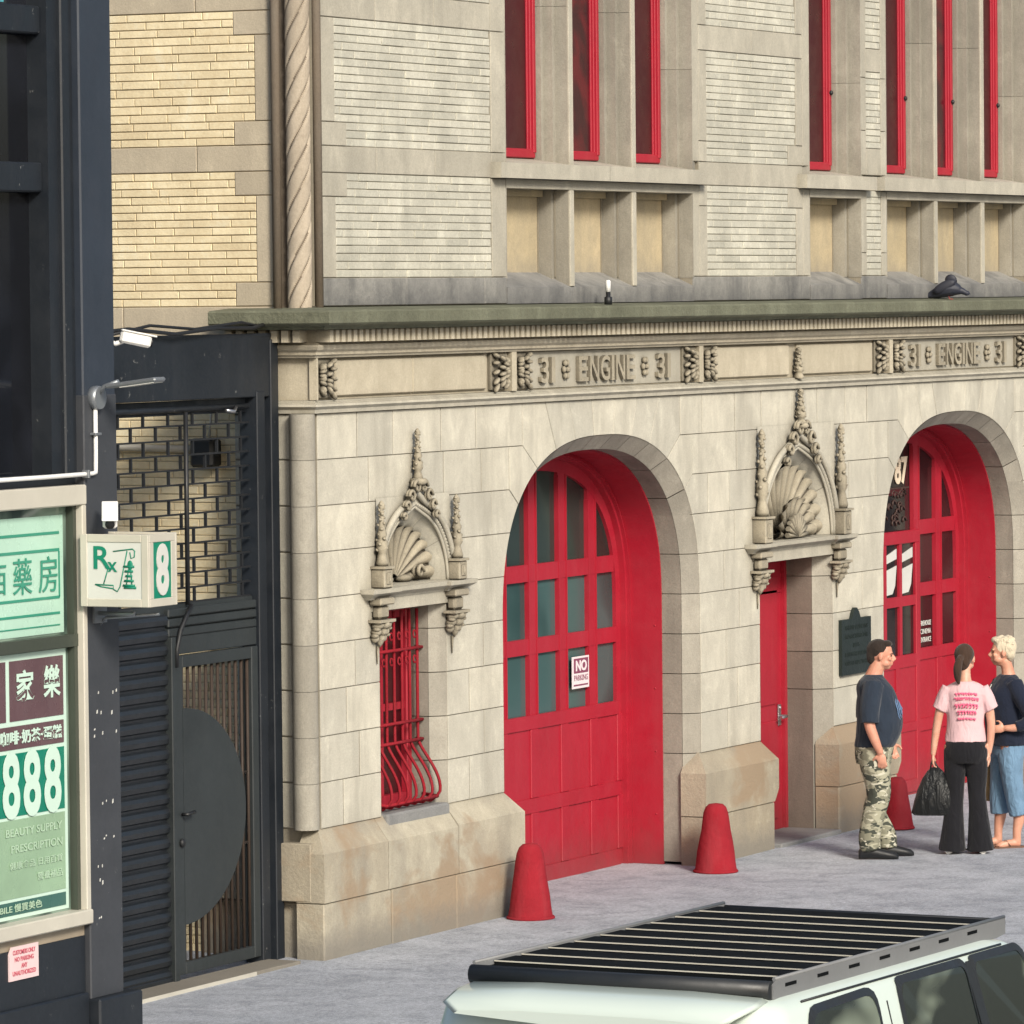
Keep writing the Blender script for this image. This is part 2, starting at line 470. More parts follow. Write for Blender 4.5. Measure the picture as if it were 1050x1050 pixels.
# voussoirs
def arc_pts(c, x0, x1, a=AR, b=BR, n=8):
    """points of the curve between offsets x0..x1 (dx from the centre)"""
    def zt(dx): return SPR + b * max(0, 1 - (abs(dx) / a) ** NX) ** (1 / NX)
    return [(c + x0 + (x1 - x0) * i / n, zt(x0 + (x1 - x0) * i / n)) for i in range(n + 1)]
J0 = half_w(LV[6])
joint_dx = [J0, 1.50, 1.17, .84, .50, .17]          # on the intrados
for c in ARCH:
    outer = [[(1.95, LV[6]), (1.95, LV[7]), (1.65, LV[7])],
             [(1.65, LV[7]), (1.65, LV[8]), (1.42, LV[8])],
             [(1.42, LV[8]), (1.42, LV[9]), (1.03, LV[9])],
             [(1.03, LV[9]), (.62, LV[9])], [(.62, LV[9]), (.21, LV[9])]]
    for sgn in (1, -1):
        for i, o in enumerate(outer):
            A = arc_pts(c, joint_dx[i + 1] * sgn, joint_dx[i] * sgn)
            put(A + [(c + sgn * p[0], p[1]) for p in o])
    put(arc_pts(c, -.17, .17) + [(c + .21, LV[9]), (c - .21, LV[9])])
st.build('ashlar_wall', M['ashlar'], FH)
mo.build('wall_joints', M['mortar'], FH)

# splayed arch edge and reveals, one surface per stone
def strip(mb, c, a0, b0, y0, a1, b1, y1, tint_rng=(0, 1), mortar=None):
    marks = []
    for dx in joint_dx: marks.append(dx)
    full = []
    for sgn in (1, -1):
        # jamb
        lv = [z for z in LV if z < LV[6] - .01]
        zs = [0.02] + lv + [LV[6]]
        for z0, z1 in zip(zs[:-1], zs[1:]):
            n = 5 if z1 > SPR else 1
            t = random.uniform(*tint_rng)
            seg = [z0 + .003 + (z1 - z0 - .006) * i / n for i in range(n + 1)]
            V = [(c + sgn * half_w(z, a0, b0), y0, z) for z in seg] + [(c + sgn * half_w(z, a1, b1), y1, z) for z in seg]
            m_ = n + 1
            mb.add(V, [(i, i + 1, m_ + i + 1, m_ + i) for i in range(n)], t, 0, True)
        js = joint_dx + [0]
        for i in range(len(js) - 1):
            n = 6; t = random.uniform(*tint_rng)
            d0, d1 = js[i] - .003, js[i + 1] + (.003 if i < len(js) - 2 else 0)
            V = []
            for (a, b, y) in ((a0, b0, y0), (a1, b1, y1)):
                for q in range(n + 1):
                    dx = (d0 + (d1 - d0) * q / n) / AR * a
                    if y == y1 and i == 0 and q == 0 and a1 < a0: pass
                    V.append((c + sgn * dx, y, SPR + b * max(0, 1 - (abs(dx) / a) ** NX) ** (1 / NX)))
            mb.add(V, [(q, q + 1, n + 2 + q, n + 1 + q) for q in range(n)], t, 0, True)
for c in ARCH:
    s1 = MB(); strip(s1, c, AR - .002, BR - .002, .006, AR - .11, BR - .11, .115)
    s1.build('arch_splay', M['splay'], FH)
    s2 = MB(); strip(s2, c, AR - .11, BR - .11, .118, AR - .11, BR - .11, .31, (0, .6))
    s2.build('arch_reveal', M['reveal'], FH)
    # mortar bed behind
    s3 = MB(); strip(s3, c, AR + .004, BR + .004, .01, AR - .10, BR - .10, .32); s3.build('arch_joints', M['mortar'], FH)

# ------------------------------------------------------------------ plinth
def plinth(x0, x1, over_l=.13, over_r=.13, side_l=False):
    mb = MB(); m2 = MB()
    yf = -.10; YBK = .118
    a, b = x0 - over_l, x1 + over_r
    ends = []
    # upper course with a broad weathered slope on top
    n = max(1, round((b - a) / 1.25)); w = (b - a) / n
    xs = [a + w * i + (random.uniform(-.15, .15) if 0 < i < n else 0) for i in range(n + 1)]
    for i in range(n):
        p, q = xs[i] + .004, xs[i + 1] - .004
        cl = .13 if i == 0 and over_l else 0
        cr = .13 if i == n - 1 and over_r else 0
        t = random.uniform(0, 1)
        zc = .735 + random.uniform(-.01, .01); zt = .892; zb = .392
        lo = .085
        lo_l = 0
        V = [(p, yf + .0, zb), (q - (lo if cr else 0), yf + .0, zb),
             (p, yf, zb + .05), (q, yf, zb + (.10 if cr else 0)),
             (p, yf, zc), (q, yf, zc),
             (p + cl, .02, zt), (q - cr, .02, zt),
             (p, YBK, zb), (q - (lo if cr else 0), YBK, zb), (p, YBK, zb + .05), (q, YBK, zb + (.10 if cr else 0)),
             (p, YBK, zc), (q, YBK, zc), (p + cl, YBK, zt), (q - cr, YBK, zt)]
        F = [(0, 1, 3, 2), (2, 3, 5, 4), (4, 5, 7, 6), (6, 7, 15, 14), (0, 2, 10, 8), (2, 4, 12, 10), (4, 6, 14, 12),
             (1, 9, 11, 3), (3, 11, 13, 5), (5, 13, 15, 7), (0, 8, 9, 1)]
        mb.add(V, F, t)
    n = max(1, round((b - a) / 1.1)); w = (b - a) / n
    xs = [a + (w * i if i else 0) + (random.uniform(-.2, .2) if 0 < i < n else 0) for i in range(n)] + [b - .085 * (over_r > 0)]
    for p, q in zip(xs[:-1], xs[1:]):
        mb.stone([(p, -.05), (q, -.05), (q, .388), (p, .388)], yf + random.uniform(.0, .006), YBK - .001, gap=.004, bev=.008, tint=random.uniform(0, 1))
    m2.box(a + .02, b - .1, yf + .02, YBK - .01, -.05, .74)
    mb.build('plinth', M['plinth'], FH); m2.build('plinth_joints', M['mortar'], FH)
plinth(0.0, ARCH[0] - AR, over_l=.13)
plinth(ARCH[0] + AR - .02, 7.66)
plinth(9.20, ARCH[1] - AR)
plinth(ARCH[1] + AR, XEND, over_r=0)
# sill of the small window, worn and grey
sl = MB(); sl.box(.97, 1.94, -.03, .45, .80, .900, bev=.015); sl.build('window_sill', M['worn'], FH)

# reveals of the small window and of the house door
rv = MB()
def jamb_stones(mb, x, sgn, y0, y1, zt, splay=.0, mat=0):
    zs = [0.0 if zt > 2.2 and x > 7 else .88] + [z for z in LV if (z < zt - .05 and z > .9)] + [zt]
    for z0, z1 in zip(zs[:-1], zs[1:]):
        mb.add([(x, y0, z0 + .003), (x + sgn * splay, y1, z0 + .003), (x + sgn * splay, y1, z1 - .003), (x, y0, z1 - .003)], [(0, 1, 2, 3)], random.uniform(0, 1), mat)
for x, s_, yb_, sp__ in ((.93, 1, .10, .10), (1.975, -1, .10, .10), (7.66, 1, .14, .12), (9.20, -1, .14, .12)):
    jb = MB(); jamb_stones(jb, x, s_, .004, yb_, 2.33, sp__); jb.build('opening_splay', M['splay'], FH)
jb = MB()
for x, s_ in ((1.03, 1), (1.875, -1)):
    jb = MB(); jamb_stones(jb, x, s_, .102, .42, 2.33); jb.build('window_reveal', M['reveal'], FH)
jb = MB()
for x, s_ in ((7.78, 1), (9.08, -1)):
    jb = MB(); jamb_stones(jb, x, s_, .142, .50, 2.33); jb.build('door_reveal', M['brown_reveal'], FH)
jb = MB()
for x in (.925, 1.98, 7.655, 9.205):
    jb = MB()
    jb.box(x - .08 if x in (.925, 7.655) else x, x if x in (.925, 7.655) else x + .08, .012, .5, 0 if x > 5 else .86, 2.34)
    jb.build('jamb_backing', M['mortar'], FH)
# lintels with slanting soffit
for x0, x1, yb in ((.80, 2.10, .5), (7.52, 9.34, .55)):
    lt = MB()
    lt.add([(x0, -.012, 2.335), (x1, -.012, 2.335), (x1, -.012, 2.50), (x0, -.012, 2.50), (x0, yb, 2.26), (x1, yb, 2.26), (x1, yb, 2.50), (x0, yb, 2.50)],
           [(0, 1, 2, 3), (0, 1, 5, 4), (4, 5, 6, 7), (3, 2, 6, 7), (0, 3, 7, 4), (1, 2, 6, 5)], .6)
    lt.build('lintel', M['trim'], FH)

# ------------------------------------------------------------------ corner colonnette and side return
cc = MB()
zc = [ZP - .0] + LV[1:]
for z0, z1 in zip(zc[:-1], zc[1:]):
    cc.lathe([(.088, z0 + .0015), (.088, z1 - .0015)], (-.045, .075, 0), 40, random.uniform(0, 1))
cc.build('corner_colonnette', M['splay'], FH, smooth=False)
sd = MB(); sm = MB()
for k in range(9):
    z0, z1 = LV[k], LV[k + 1]
    sd.stone([(.185, z0), (.62, z0), (.62, z1), (.185, z1)], -.02, .25, tint=random.uniform(0, 1), axis='x')
sm.box(-.005, .04, .02, .62, .0, 3.737)
sd.build('side_wall_stones', M['ashlar'], FH); sm.build('side_wall_core', M['mortar'], FH)
sp = MB()
sp.stone([(.0, .392), (.9, .392), (.9, .80), (.0, .80)], -.13, .1, tint=.4, axis='x')
sp.stone([(.0, -.05), (.9, -.05), (.9, .388), (.0, .388)], -.05, .1, tint=.7, axis='x')
sp.build('side_plinth', M['plinth'], FH)

# ------------------------------------------------------------------ frieze and cornice
YR = .66
path = [(-.02, YR), (-.02, 0), (XEND, 0)]
# the right-hand side of this path (going -y then +x) is outwards
def band(name, prof, mat, tint=.5, pth=None):
    mb = MB(); mb.sweep(pth or path, prof, tint); return mb.build(name, mat, FH)
path_in = [(-.02, YR), (-.02, 0), (XEND, 0)]
band('frieze_bed', [(-.25, 3.739), (.022, 3.739), (.026, 3.765), (.05, 3.785), (.045, 3.80), (.03, 3.803), (.03, 3.812), (.012, 3.815), (.012, 3.825), (-.02, 3.828), (-.25, 3.828)], M['trim'], .9)
band('frieze_field', [(-.25, 3.829), (-.022, 3.829), (-.022, 4.118), (-.25, 4.118)], M['cornice'], .75)
band('frieze_cap', [(-.25, 4.119), (.03, 4.119), (.035, 4.13), (.052, 4.14), (.052, 4.158), (.075, 4.175), (.085, 4.195), (.085, 4.208), (.06, 4.212), (.06, 4.222), (-.25, 4.222)], M['cornice'], .9)
band('dentil_bed', [(-.25, 4.223), (.045, 4.223), (.045, 4.312), (-.25, 4.312)], M['cornice'], .0)
dn = MB()
x = -.06
while x < XEND:
    dn.box(x, x + .052, -.155, -.04, 4.226, 4.309, tint=random.uniform(.2, 1)); x += .088
dn.build('dentil_row', M['cornice'], FH); dn = MB()
y = .02
while y < YR - .05:
    dn.box(-.175, -.06, y, y + .052, 4.226, 4.309, tint=random.uniform(.2, 1)); y += .088
dn.build('dentil_row', M['cornice'], FH)
band('cornice_slab', [(-.25, 4.313), (.19, 4.313), (.20, 4.332), (.265, 4.345), (.28, 4.358), (.28, 4.432), (.265, 4.445), (-.25, 4.475)], M['mossy'], .5)
# dividers between the frieze panels and plain raised fields
DIV = [(-.02, .0), (3.03, 3.11), (6.42, 6.50), (10.44, 10.52), (13.83, 13.91), (17.0, 17.08)]
for a, b in DIV:
    fz = MB(); fz.box(a, b, -.028, .03, 3.830, 4.117, .8); fz.build('frieze_divider', M['cornice'], FH)
for a, b in ((.30, 2.66), (6.80, 8.30), (8.47, 10.12)):
    n = 2 if b - a > 2 else 1
    w = (b - a) / n; fz = MB()
    for i in range(n): fz.box(a + w * i + .003, a + w * (i + 1) - .003, -.002, .05, 3.85, 4.10, random.uniform(.3, 1), bev=.009)
    fz.build('frieze_panel', M['cornice'], FH)
for a, b in ((3.11, 6.42), (10.52, 13.83)):
    tb = MB(); tb.box(a + .02, b - .02, .012, .04, 3.84, 4.11, .25); 
    tb.build('inscription_field', M['trim'], FH)
    le = MB(); lb = MB()
    cx = (a + b) / 2
    for s_, w, x0 in (('31', .24, cx - 1.215), ('ENGINE', 1.02, cx - .555), ('31', .24, cx + .885)):
        cw = {'I': .045, '1': .06, '3': .13}
        xx = x0; tot = sum(cw.get(ch, .16) for ch in s_); gp = (w - tot) / max(1, len(s_) - 1)
        for ch in s_:
            text_into(le, ch, cw.get(ch, .16), .19, (xx, .011, 3.877), depth=.030, bold=.012)
            xx += cw.get(ch, .16) + gp
        le.build('inscription', M['carved'], FH); le = MB()
    for x0 in (cx - .76, cx + .67):
        for q in range(6):
            t = q * PI / 3
            le.blob((x0 + .038 * math.cos(t), -.005, 3.972 + .055 * math.sin(t)), (.024, .02, .026))
        le.blob((x0, -.012, 3.972), (.02, .02, .02))
        le.build('rosette', M['carved'], FH); le = MB()

# ------------------------------------------------------------------ carved work
def leaf_panel(mb, x0, x1, z0, z1, y, flip=1):
    w, h = x1 - x0, z1 - z0
    cx = x0 if flip > 0 else x1
    for row in range(5):
        zc = z0 + h * (.12 + .19 * row)
        for i in range(3):
            t = (i + .5) / 3
            ang = R(-35 + 22 * row * .8 - 20 * t) * flip
            Mx = Matrix.Rotation(-ang, 3, 'Y')
            mb.blob((x0 + w * (.2 + .3 * i) if flip > 0 else x1 - w * (.2 + .3 * i), y - .012 - .02 * math.sin(PI * t), zc + .02 * math.sin(i * 2.1 + row)),
                    (w * .17, .026, h * .062), Mx, 8, 4, random.uniform(0, 1))
    for k in range(3):
        mb.blob((x0 + w * (.18 if flip > 0 else .82), y - .02, z0 + h * (.2 + .3 * k)), (w * .10, .035, h * .11), None, 8, 4)
    mb.box(x0, x1, y + .0, y + .02, z0, z1, .0)
for x0, x1, fl in ((.03, .28, 1), (2.72, 3.0, -1), (3.14, 3.38, 1), (6.14, 6.40, -1), (6.53, 6.77, 1), (10.15, 10.41, -1), (10.55, 10.80, 1), (13.55, 13.80, -1), (13.94, 14.2, 1)):
    lf = MB(); leaf_panel(lf, x0, x1, 3.845, 4.105, -.004, fl); lf.build('leaf_carving', M['carved'], FH)

def rosette_leaf(mb, c, s_, y):
    """a bunch of curled leaves"""
    for q in range(7):
        t = -PI / 2 + (q - 3) * .62
        mb.blob((c[0] + s_ * .55 * math.cos(t), y, c[1] - s_ * .1 + s_ * .6 * -math.sin(t) * -1), (s_ * .2, s_ * .28, s_ * .32), Matrix.Rotation(t + PI / 2, 3, 'Y'), 8, 4, random.uniform(0, 1))
def pinnacle(mb, x, z0, z1, w, y=-.05, ped=True):
    """small carved pinnacle: panelled pedestal, baluster, crocketed spike"""
    z = z0
    if ped:
        h = min(.20, (z1 - z0) * .22)
        mb.box(x - w * .55, x + w * .55, y - w * .45, y + .06, z, z + h, .8, bev=.008)
        mb.box(x - w * .28, x + w * .28, y - w * .45 - .008, y, z + h * .2, z + h * .8, .1, bev=.004)
        mb.blob((x, y - w * .45 - .006, z + h * .5), (w * .12, .012, h * .24))
        mb.box(x - w * .65, x + w * .65, y - w * .55, y + .06, z + h, z + h + .018, .6)
        z += h + .018
    H = z1 - z
    prof = [(w * .36, 0), (w * .40, H * .05), (w * .30, H * .14), (w * .24, H * .2), (w * .36, H * .24), (w * .36, H * .36), (w * .22, H * .42), (w * .33, H * .48), (w * .22, H * .55), (w * .14, H * .74), (w * .10, H * .80), (w * .2, H * .83), (w * .09, H * .86), (w * .24, H * .92), (w * .14, H * .97), (.004, H)]
    mb.lathe(prof, (x, y, z), 10, .6)
    for k in range(26):
        t = k * 2.4
        zz = z + H * (.22 + .029 * k)
        rr = w * (.36 if k < 8 else .24 if k < 16 else .16)
        mb.blob((x + rr * math.cos(t), y + rr * math.sin(t) * .8, zz), (w * .13, w * .13, H * .022), Matrix.Rotation(R(40), 3, 'X'), 6, 4, random.choice((0, .3, 1)))

def bracket(mb, x, ztop, w, h):
    """console under the hood: cap, acanthus, pendant"""
    mb.box(x - w * .62, x + w * .62, -.10, 0, ztop - .05, ztop, .8, bev=.01)
    mb.box(x - w * .42, x + w * .42, -.075, 0, ztop - h * .42, ztop - .05, .5, bev=.02)
    mb.box(x - w * .66, x + w * .66, -.10, 0, ztop - h * .42 - .02, ztop - h * .42, .7)
    zb = ztop - h * .44
    for k in range(3):
        for i in (-1, 0, 1):
            mb.blob((x + i * w * .34, -.045 + .012 * k - .016 * (i == 0), zb - h * .08 - h * .13 * k), (w * (.26 - .03 * k), .05 - .008 * k, h * .09), Matrix.Rotation(R(28 * i), 3, 'Y'), 8, 5, random.uniform(0, 1))
            mb.blob((x + i * w * .5, -.065 + .015 * k, zb - h * .03 - h * .13 * k), (w * .13, .035, h * .045), None, 6, 4, random.uniform(0, 1))
    mb.lathe([(.004, -h * .58), (w * .14, -h * .5), (w * .2, -h * .42), (w * .16, -h * .36), (w * .05, -h * .34)], (x, -.03, zb + .02), 8, .3)
    mb.tube([(x, -.012, zb - h * .5), (x, -.008, zb - h * .85)], [.012, .004], 6, .2)

def shell(mb, cx, z0, rad, y_rim, depth, nr=11, hz=1.0, scal=.035):
    nth = nr * 8; nrho = 14
    G = []
    for j in range(nrho + 1):
        rho = .10 + .90 * j / nrho
        row = []
        for i in range(nth + 1):
            th = PI * i / nth
            u = abs(math.sin(nr * th / 1.0 / 1))                # ribs
            rib = (u ** .5)
            rr = rad * rho * (1 - scal * (1 - rib) * rho)
            yy = y_rim + depth * math.sqrt(max(0, 1 - rho ** 2)) * (1.0) - (rib - .5) * .075 * rad / .4 * (.25 + .75 * rho)
            row.append((cx + rr * math.cos(th), yy, z0 + rr * math.sin(th) * hz))
        G.append(row)
    mb.rings(G, .7, closed=False, caps=False)

def niche(cx, z0, Ro, Rz, r1, r1z, Rs, Rsz, ztip, fin, side_fin_z, sfx, bx, hw, big, hole, htop):
    P = FH
    n = 48
    def outer(t, r, rz):
        x_, z_ = r * math.cos(t), rz * math.sin(t)
        k = max(0, 1 - abs(x_) / (r * .34))
        return cx + x_, z0 + .002 + z_ + k ** 1.8 * (ztip - z0 - rz) * (1 if r > Ro - .01 else .25)
    mould = MB()
    def rail(d, y, w=.022, tint=.6):
        pts = [(lambda q: (q[0], y, q[1]))(outer(PI * i / n, Ro - d, Rz - d)) for i in range(n + 1)]
        mould.tube(pts, w, 8, tint)
    w_ = Ro - r1
    rail(0, -.028, w_ * .30, .9); rail(w_ * .55, -.012, w_ * .22, .2); rail(w_ * .95, -.010, w_ * .16, .7)
    for i in range(1, 60):
        q = outer(PI * i / 60, Ro - w_ * .55, Rz - w_ * .55)
        mould.blob((q[0], -.022, q[1]), (.011, .013, .011), None, 6, 4, .9)
    mould.build('niche_moulding', M['trim'], P)
    pl = MB()
    def circ(r, rz, y): return [(cx + r * math.cos(PI * i / n), y, z0 + .002 + rz * math.sin(PI * i / n)) for i in range(n + 1)]
    B = circ(r1, r1z, -.004); C_ = circ(Rs, Rsz, .11)
    ns = len(B)
    A = []
    hx = hole + .012; hz = htop - z0 + .012
    for i in range(ns):
        c_, s2 = math.cos(PI * i / n), math.sin(PI * i / n)
        k = min(hx / max(abs(c_), 1e-6), hz / max(s2, 1e-6)); A.append((cx + c_ * k, -.004, z0 + .002 + s2 * k))
    pl.add(A + B, [(i, i + 1, ns + i + 1, ns + i) for i in range(ns - 1)], .6)
    for sg in (1, -1):
        pl.add([(cx + sg * hx, -.004, htop + .012), (cx + sg * hx, -.004, z0)] + [A[j] for j in (range(0, ns) if sg > 0 else range(ns - 1, -1, -1))][:ns // 2 - 2], [], .6)
    # corners of the rectangle
    for sg in (1, -1):
        ic = min(range(ns), key=lambda i: (A[i][0] - (cx + sg * hx)) ** 2 + (A[i][2] - (z0 + hz)) ** 2)
        for jn in (ic - 1, ic, ic + 1):
            if 0 <= jn < ns - 1: pl.add([A[jn], A[jn + 1], (cx + sg * hx, -.0035, z0 + hz + .002)], [(0, 1, 2)], .6)
    cuts = [0, .2, .38, .62, .80, 1.0]
    for a, b in zip(cuts[:-1], cuts[1:]):
        i0, i1 = int(a * (ns - 1)), int(b * (ns - 1))
        seg = list(range(i0, i1 + 1))
        V = [B[i] for i in seg] + [C_[i] for i in seg]
        for e in (0, len(seg)):
            V[e] = tuple(Vector(V[e]).lerp(Vector(V[e + 1]), .10))
        m_ = len(seg)
        pl.add(V, [(i, i + 1, m_ + i + 1, m_ + i) for i in range(m_ - 1)], random.uniform(0, 1), 0, True)
    pl.build('niche_splay', M['ashlar'], P)
    bk = MB(); Bb = circ(r1 + .012, r1z + .012, .012); Cb = circ(Rs + .008, Rsz + .008, .14)
    bk.add(Bb + Cb, [(i, i + 1, ns + i + 1, ns + i) for i in range(ns - 1)], .0)
    bk.box(cx - Rs - .1, cx + Rs + .1, .62, .66, z0 - .05, htop + .1, 0)
    bk.build('niche_core', M['mortar'], P)
    sh = MB()
    def fan(rx, rz, yr, dep, nr, lip):
        """half dome of flutes with a scalloped rim"""
        nth = nr * 10; nrho = 18; G = []
        for j in range(nrho + 1):
            rho = .14 + .86 * j / nrho
            row = []
            for i in range(nth + 1):
                th = PI * i / nth
                ph = (nr * th / PI) % 1.0
                rib = math.sin(PI * ph) ** .6
                sc = 1 - .06 * (1 - rib) * rho ** 3
                yy = yr + dep * math.sqrt(max(0, 1 - rho ** 2)) - rib * .13 * rx * (.3 + .7 * rho) * lip
                row.append((cx + rx * rho * sc * math.cos(th + .0), yy, z0 + .012 + rz * rho * sc * math.sin(th)))
            G.append(row)
        w1 = nth + 1
        base_i = len(sh.v)
        sh.v += [p for r in G for p in r]
        for j in range(nrho):
            for i in range(nth):
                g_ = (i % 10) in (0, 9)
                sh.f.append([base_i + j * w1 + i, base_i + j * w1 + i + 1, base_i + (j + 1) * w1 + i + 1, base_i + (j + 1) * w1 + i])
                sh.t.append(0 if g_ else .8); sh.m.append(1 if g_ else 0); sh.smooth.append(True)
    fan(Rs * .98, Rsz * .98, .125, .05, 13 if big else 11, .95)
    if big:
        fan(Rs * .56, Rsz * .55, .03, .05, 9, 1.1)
        for i in range(11):
            t = PI * (i + .5) / 11
            sh.tube([(cx, -.01, z0 + .02), (cx + .20 * math.cos(t), .0, z0 + .01 + .20 * math.sin(t))], [.008, .024], 6, .0)
    for s_ in (-1, 1):
        for k in range(2):
            sh.tube([(cx + s_ * Rs * .60 + (.055 - .004 * q) * math.cos(q * .6), .13 - k * .04, z0 + .07 + (.055 - .004 * q) * math.sin(q * .6)) for q in range(12)], .016, 6, .3)
        sh.blob((cx + s_ * Rs * .3, .15, z0 + .03), (.10, .05, .03), None, 8, 5, .0)
    sh.build('shell', [M['carved'], M['flute_shade']], P)
    cr = MB()
    kk = 1.3 if big else 1
    for s_ in (-1, 1):
        for k, (dx, dz, r_) in enumerate(((.055, .035, .055), (.135, -.03, .05), (.20, -.10, .042), (.25, -.17, .03))):
            c_ = (cx + s_ * dx * kk, -.05, ztip + dz * kk + .0)
            for w in (0, 1):
                cr.tube([(c_[0] + s_ * r_ * kk * (1 - a / 9) * math.cos(a), -.05 - .02 * w, c_[2] + r_ * kk * (1 - a / 9) * math.sin(a)) for a in [q * .7 for q in range(10)]], .013 * kk, 6, random.uniform(0, .6))
            cr.blob(c_, (.016, .03, .016), None, 6, 4)
    pinnacle(cr, cx, ztip + .07, fin, .10 if not big else .13, y=-.045, ped=False)
    cr.lathe([(.055, 0), (.07, .02), (.055, .045)], (cx, -.045, ztip + .05), 10, .8)
    cr.build('finial', M['carved'], P)
    for s_ in (-1, 1):
        pn = MB(); pinnacle(pn, cx + s_ * sfx, z0 + .004, side_fin_z, .115 if not big else .14, y=-.055)
        pn.build('pinnacle', M['carved'], P)
        br = MB(); bracket(br, cx + s_ * bx, z0 - .065, .175 if not big else .20, .36); br.build('bracket', M['carved'], P)
    hd = MB()
    prof = [(-.02, z0 - .075), (.015, z0 - .075), (.025, z0 - .06), (.06, z0 - .04), (.075, z0 - .03), (.08, z0), (.02, z0 + .001), (-.02, z0)]
    pth = [(cx - hw, .0), (cx - hw, -.03), (cx - bx + .12, -.03), (cx - bx + .12, .0), (cx + bx - .12, .0), (cx + bx - .12, -.03), (cx + hw, -.03), (cx + hw, .0)]
    hd.sweep(pth, prof, .7)
    hd.box(cx - Ro, cx + Ro, .0, .5, z0 - .05, z0 - .002, .5)
    hd.build('hood', M['trim'], P)
niche(WIN_C, 2.495, .60, .585, .52, .53, .48, .41, 3.15, 3.60, 3.11, .585, .585, .735, False, .56, 3.11)
niche(DOOR_C, 2.495, .82, .80, .73, .74, .68, .62, 3.36, 3.74, 3.43, .84, .84, 1.0, True, .80, 3.43)
f2 = MB(); pinnacle(f2, DOOR_C, 3.82, 4.08, .12, y=-.03, ped=False); f2.build('finial', M['carved'], FH)

# ------------------------------------------------------------------ upper floor
YU = .05
ust = MB(); umo = MB()      # trims
ubr = MB(); ubm = MB()      # bricks
def trim(x0, x1, z0, z1, t=None, y=YU, mb=None):
    (mb or ust).stone([(x0, z0), (x1, z0), (x1, z1), (x0, z1)], y, y + .25, gap=.003, bev=.004, tint=random.uniform(0, 1) if t is None else t)
    umo.box(x0, x1, y + .01, y + .25, z0, z1)
def brickfield(x0, x1, z0, z1, y=YU + .004, L=.36, h=.0565, odd=0, mb=None, mm=None, axis='y'):
    own = mb is None
    mb = MB() if own else mb; mm = MB() if own else mm
    n = max(1, round((z1 - z0) / h)); h = (z1 - z0) / n
    for r in range(n):
        xx = x0 - ((r + odd) % 2) * L * .5 - random.choice((0, .06, .1))
        while xx < x1:
            a, b = max(xx, x0), min(xx + L, x1)
            if b - a > .025:
                t = random.gauss(.55, .26)
                mb.stone([(a, z0 + r * h), (b, z0 + r * h), (b, z0 + (r + 1) * h), (a, z0 + (r + 1) * h)],
                         y + (random.uniform(-.003, .003) if axis == 'y' else random.uniform(-.003, .003)), y + .05, gap=.0035, bev=.003, tint=min(1, max(0, t)), axis=axis)
            xx += L
    if axis == 'y': mm.box(x0, x1, y + .0075, y + .2, z0, z1)
    else: mm.box(y + .0075, y + .2, x0, x1, z0, z1)
    if own: mb.build('brickwork', M['brick'], FH); mm.build('brick_joints', M['brick_mortar'], FH)
ZB0, ZB1, ZS0, ZS1, ZT0, ZT1 = 4.47, 4.665, 5.39, 5.575, 6.46, 6.66
ZTOP = 8.2
# base course (sooty), full width except panels
soot = MB()
for grp in (((.14, 1.5), (1.5, 2.75), (2.75, 3.12)), ((6.49, 7.6), (7.6, 8.88)), ((10.01, 10.59),), ((13.99, 15.6), (15.6, XEND))):
    soot = MB()
    for x0, x1 in grp: trim(x0, x1, ZB0, ZB1, mb=soot)
    soot.build('base_course', M['sooty'], FH)
soot2 = MB()
def column_zone(xa, xb, z_bands=True, lq=0, rq=0):
    """a pier of brick between stone quoins"""
    # bands
    for z0, z1 in ((ZS0, ZS1), (ZT0, ZT1)):
        n = max(1, round((xb - xa) / 1.0)); w = (xb - xa) / n
        for i in range(n): trim(xa + w * i, xa + w * (i + 1), z0, z1)
    ins = .17
    for (z0, z1, first) in ((ZB1, ZS0, 0), (ZS1, ZT0, 1), (ZT1, ZTOP, 0)):
        zm = (z1 - .165) if not first else (z0 + .165)
        zc0, zc1 = (z0, zm) if not first else (zm, z1)
        ze0, ze1 = (zm, z1) if not first else (z0, zm)
        if lq: trim(xa, xa + lq, zc0, zc1); trim(xa, xa + lq + ins * (lq > .2), ze0, ze1)
        if rq: trim(xb - rq, xb, zc0, zc1); trim(xb - rq - ins * (rq > .12), xb, ze0, ze1)
        brickfield(xa + lq, xb - rq, zc0, zc1, odd=0)
        brickfield(xa + lq + ins * (lq > .2), xb - rq - ins * (rq > .12), ze0, ze1, odd=1)
def flush():
    global ust, umo, ubr, ubm
    for mb_, nm, mt in ((ust, 'quoins_and_bands', 'trim'), (umo, 'trim_joints', 'mortar'), (ubr, 'brickwork', 'brick'), (ubm, 'brick_joints', 'brick_mortar')):
        if mb_.v: mb_.build(nm, M[mt], FH)
    ust, umo, ubr, ubm = MB(), MB(), MB(), MB()
column_zone(.14, 2.88 + .0, lq=.30, rq=0.0)
for z0, z1 in ((ZB1, ZS0), (ZS1, ZT0), (ZT0, ZTOP)): trim(2.88, 3.12, z0, z1)
trim(2.88, 3.12, ZS0, ZS1)
flush()
column_zone(6.62, 8.74, lq=.16, rq=.14)
for z0, z1 in ((ZB1, ZS0), (ZS1, ZTOP)): trim(6.49, 6.62, z0, z1); trim(8.74, 8.88, z0, z1)
flush()
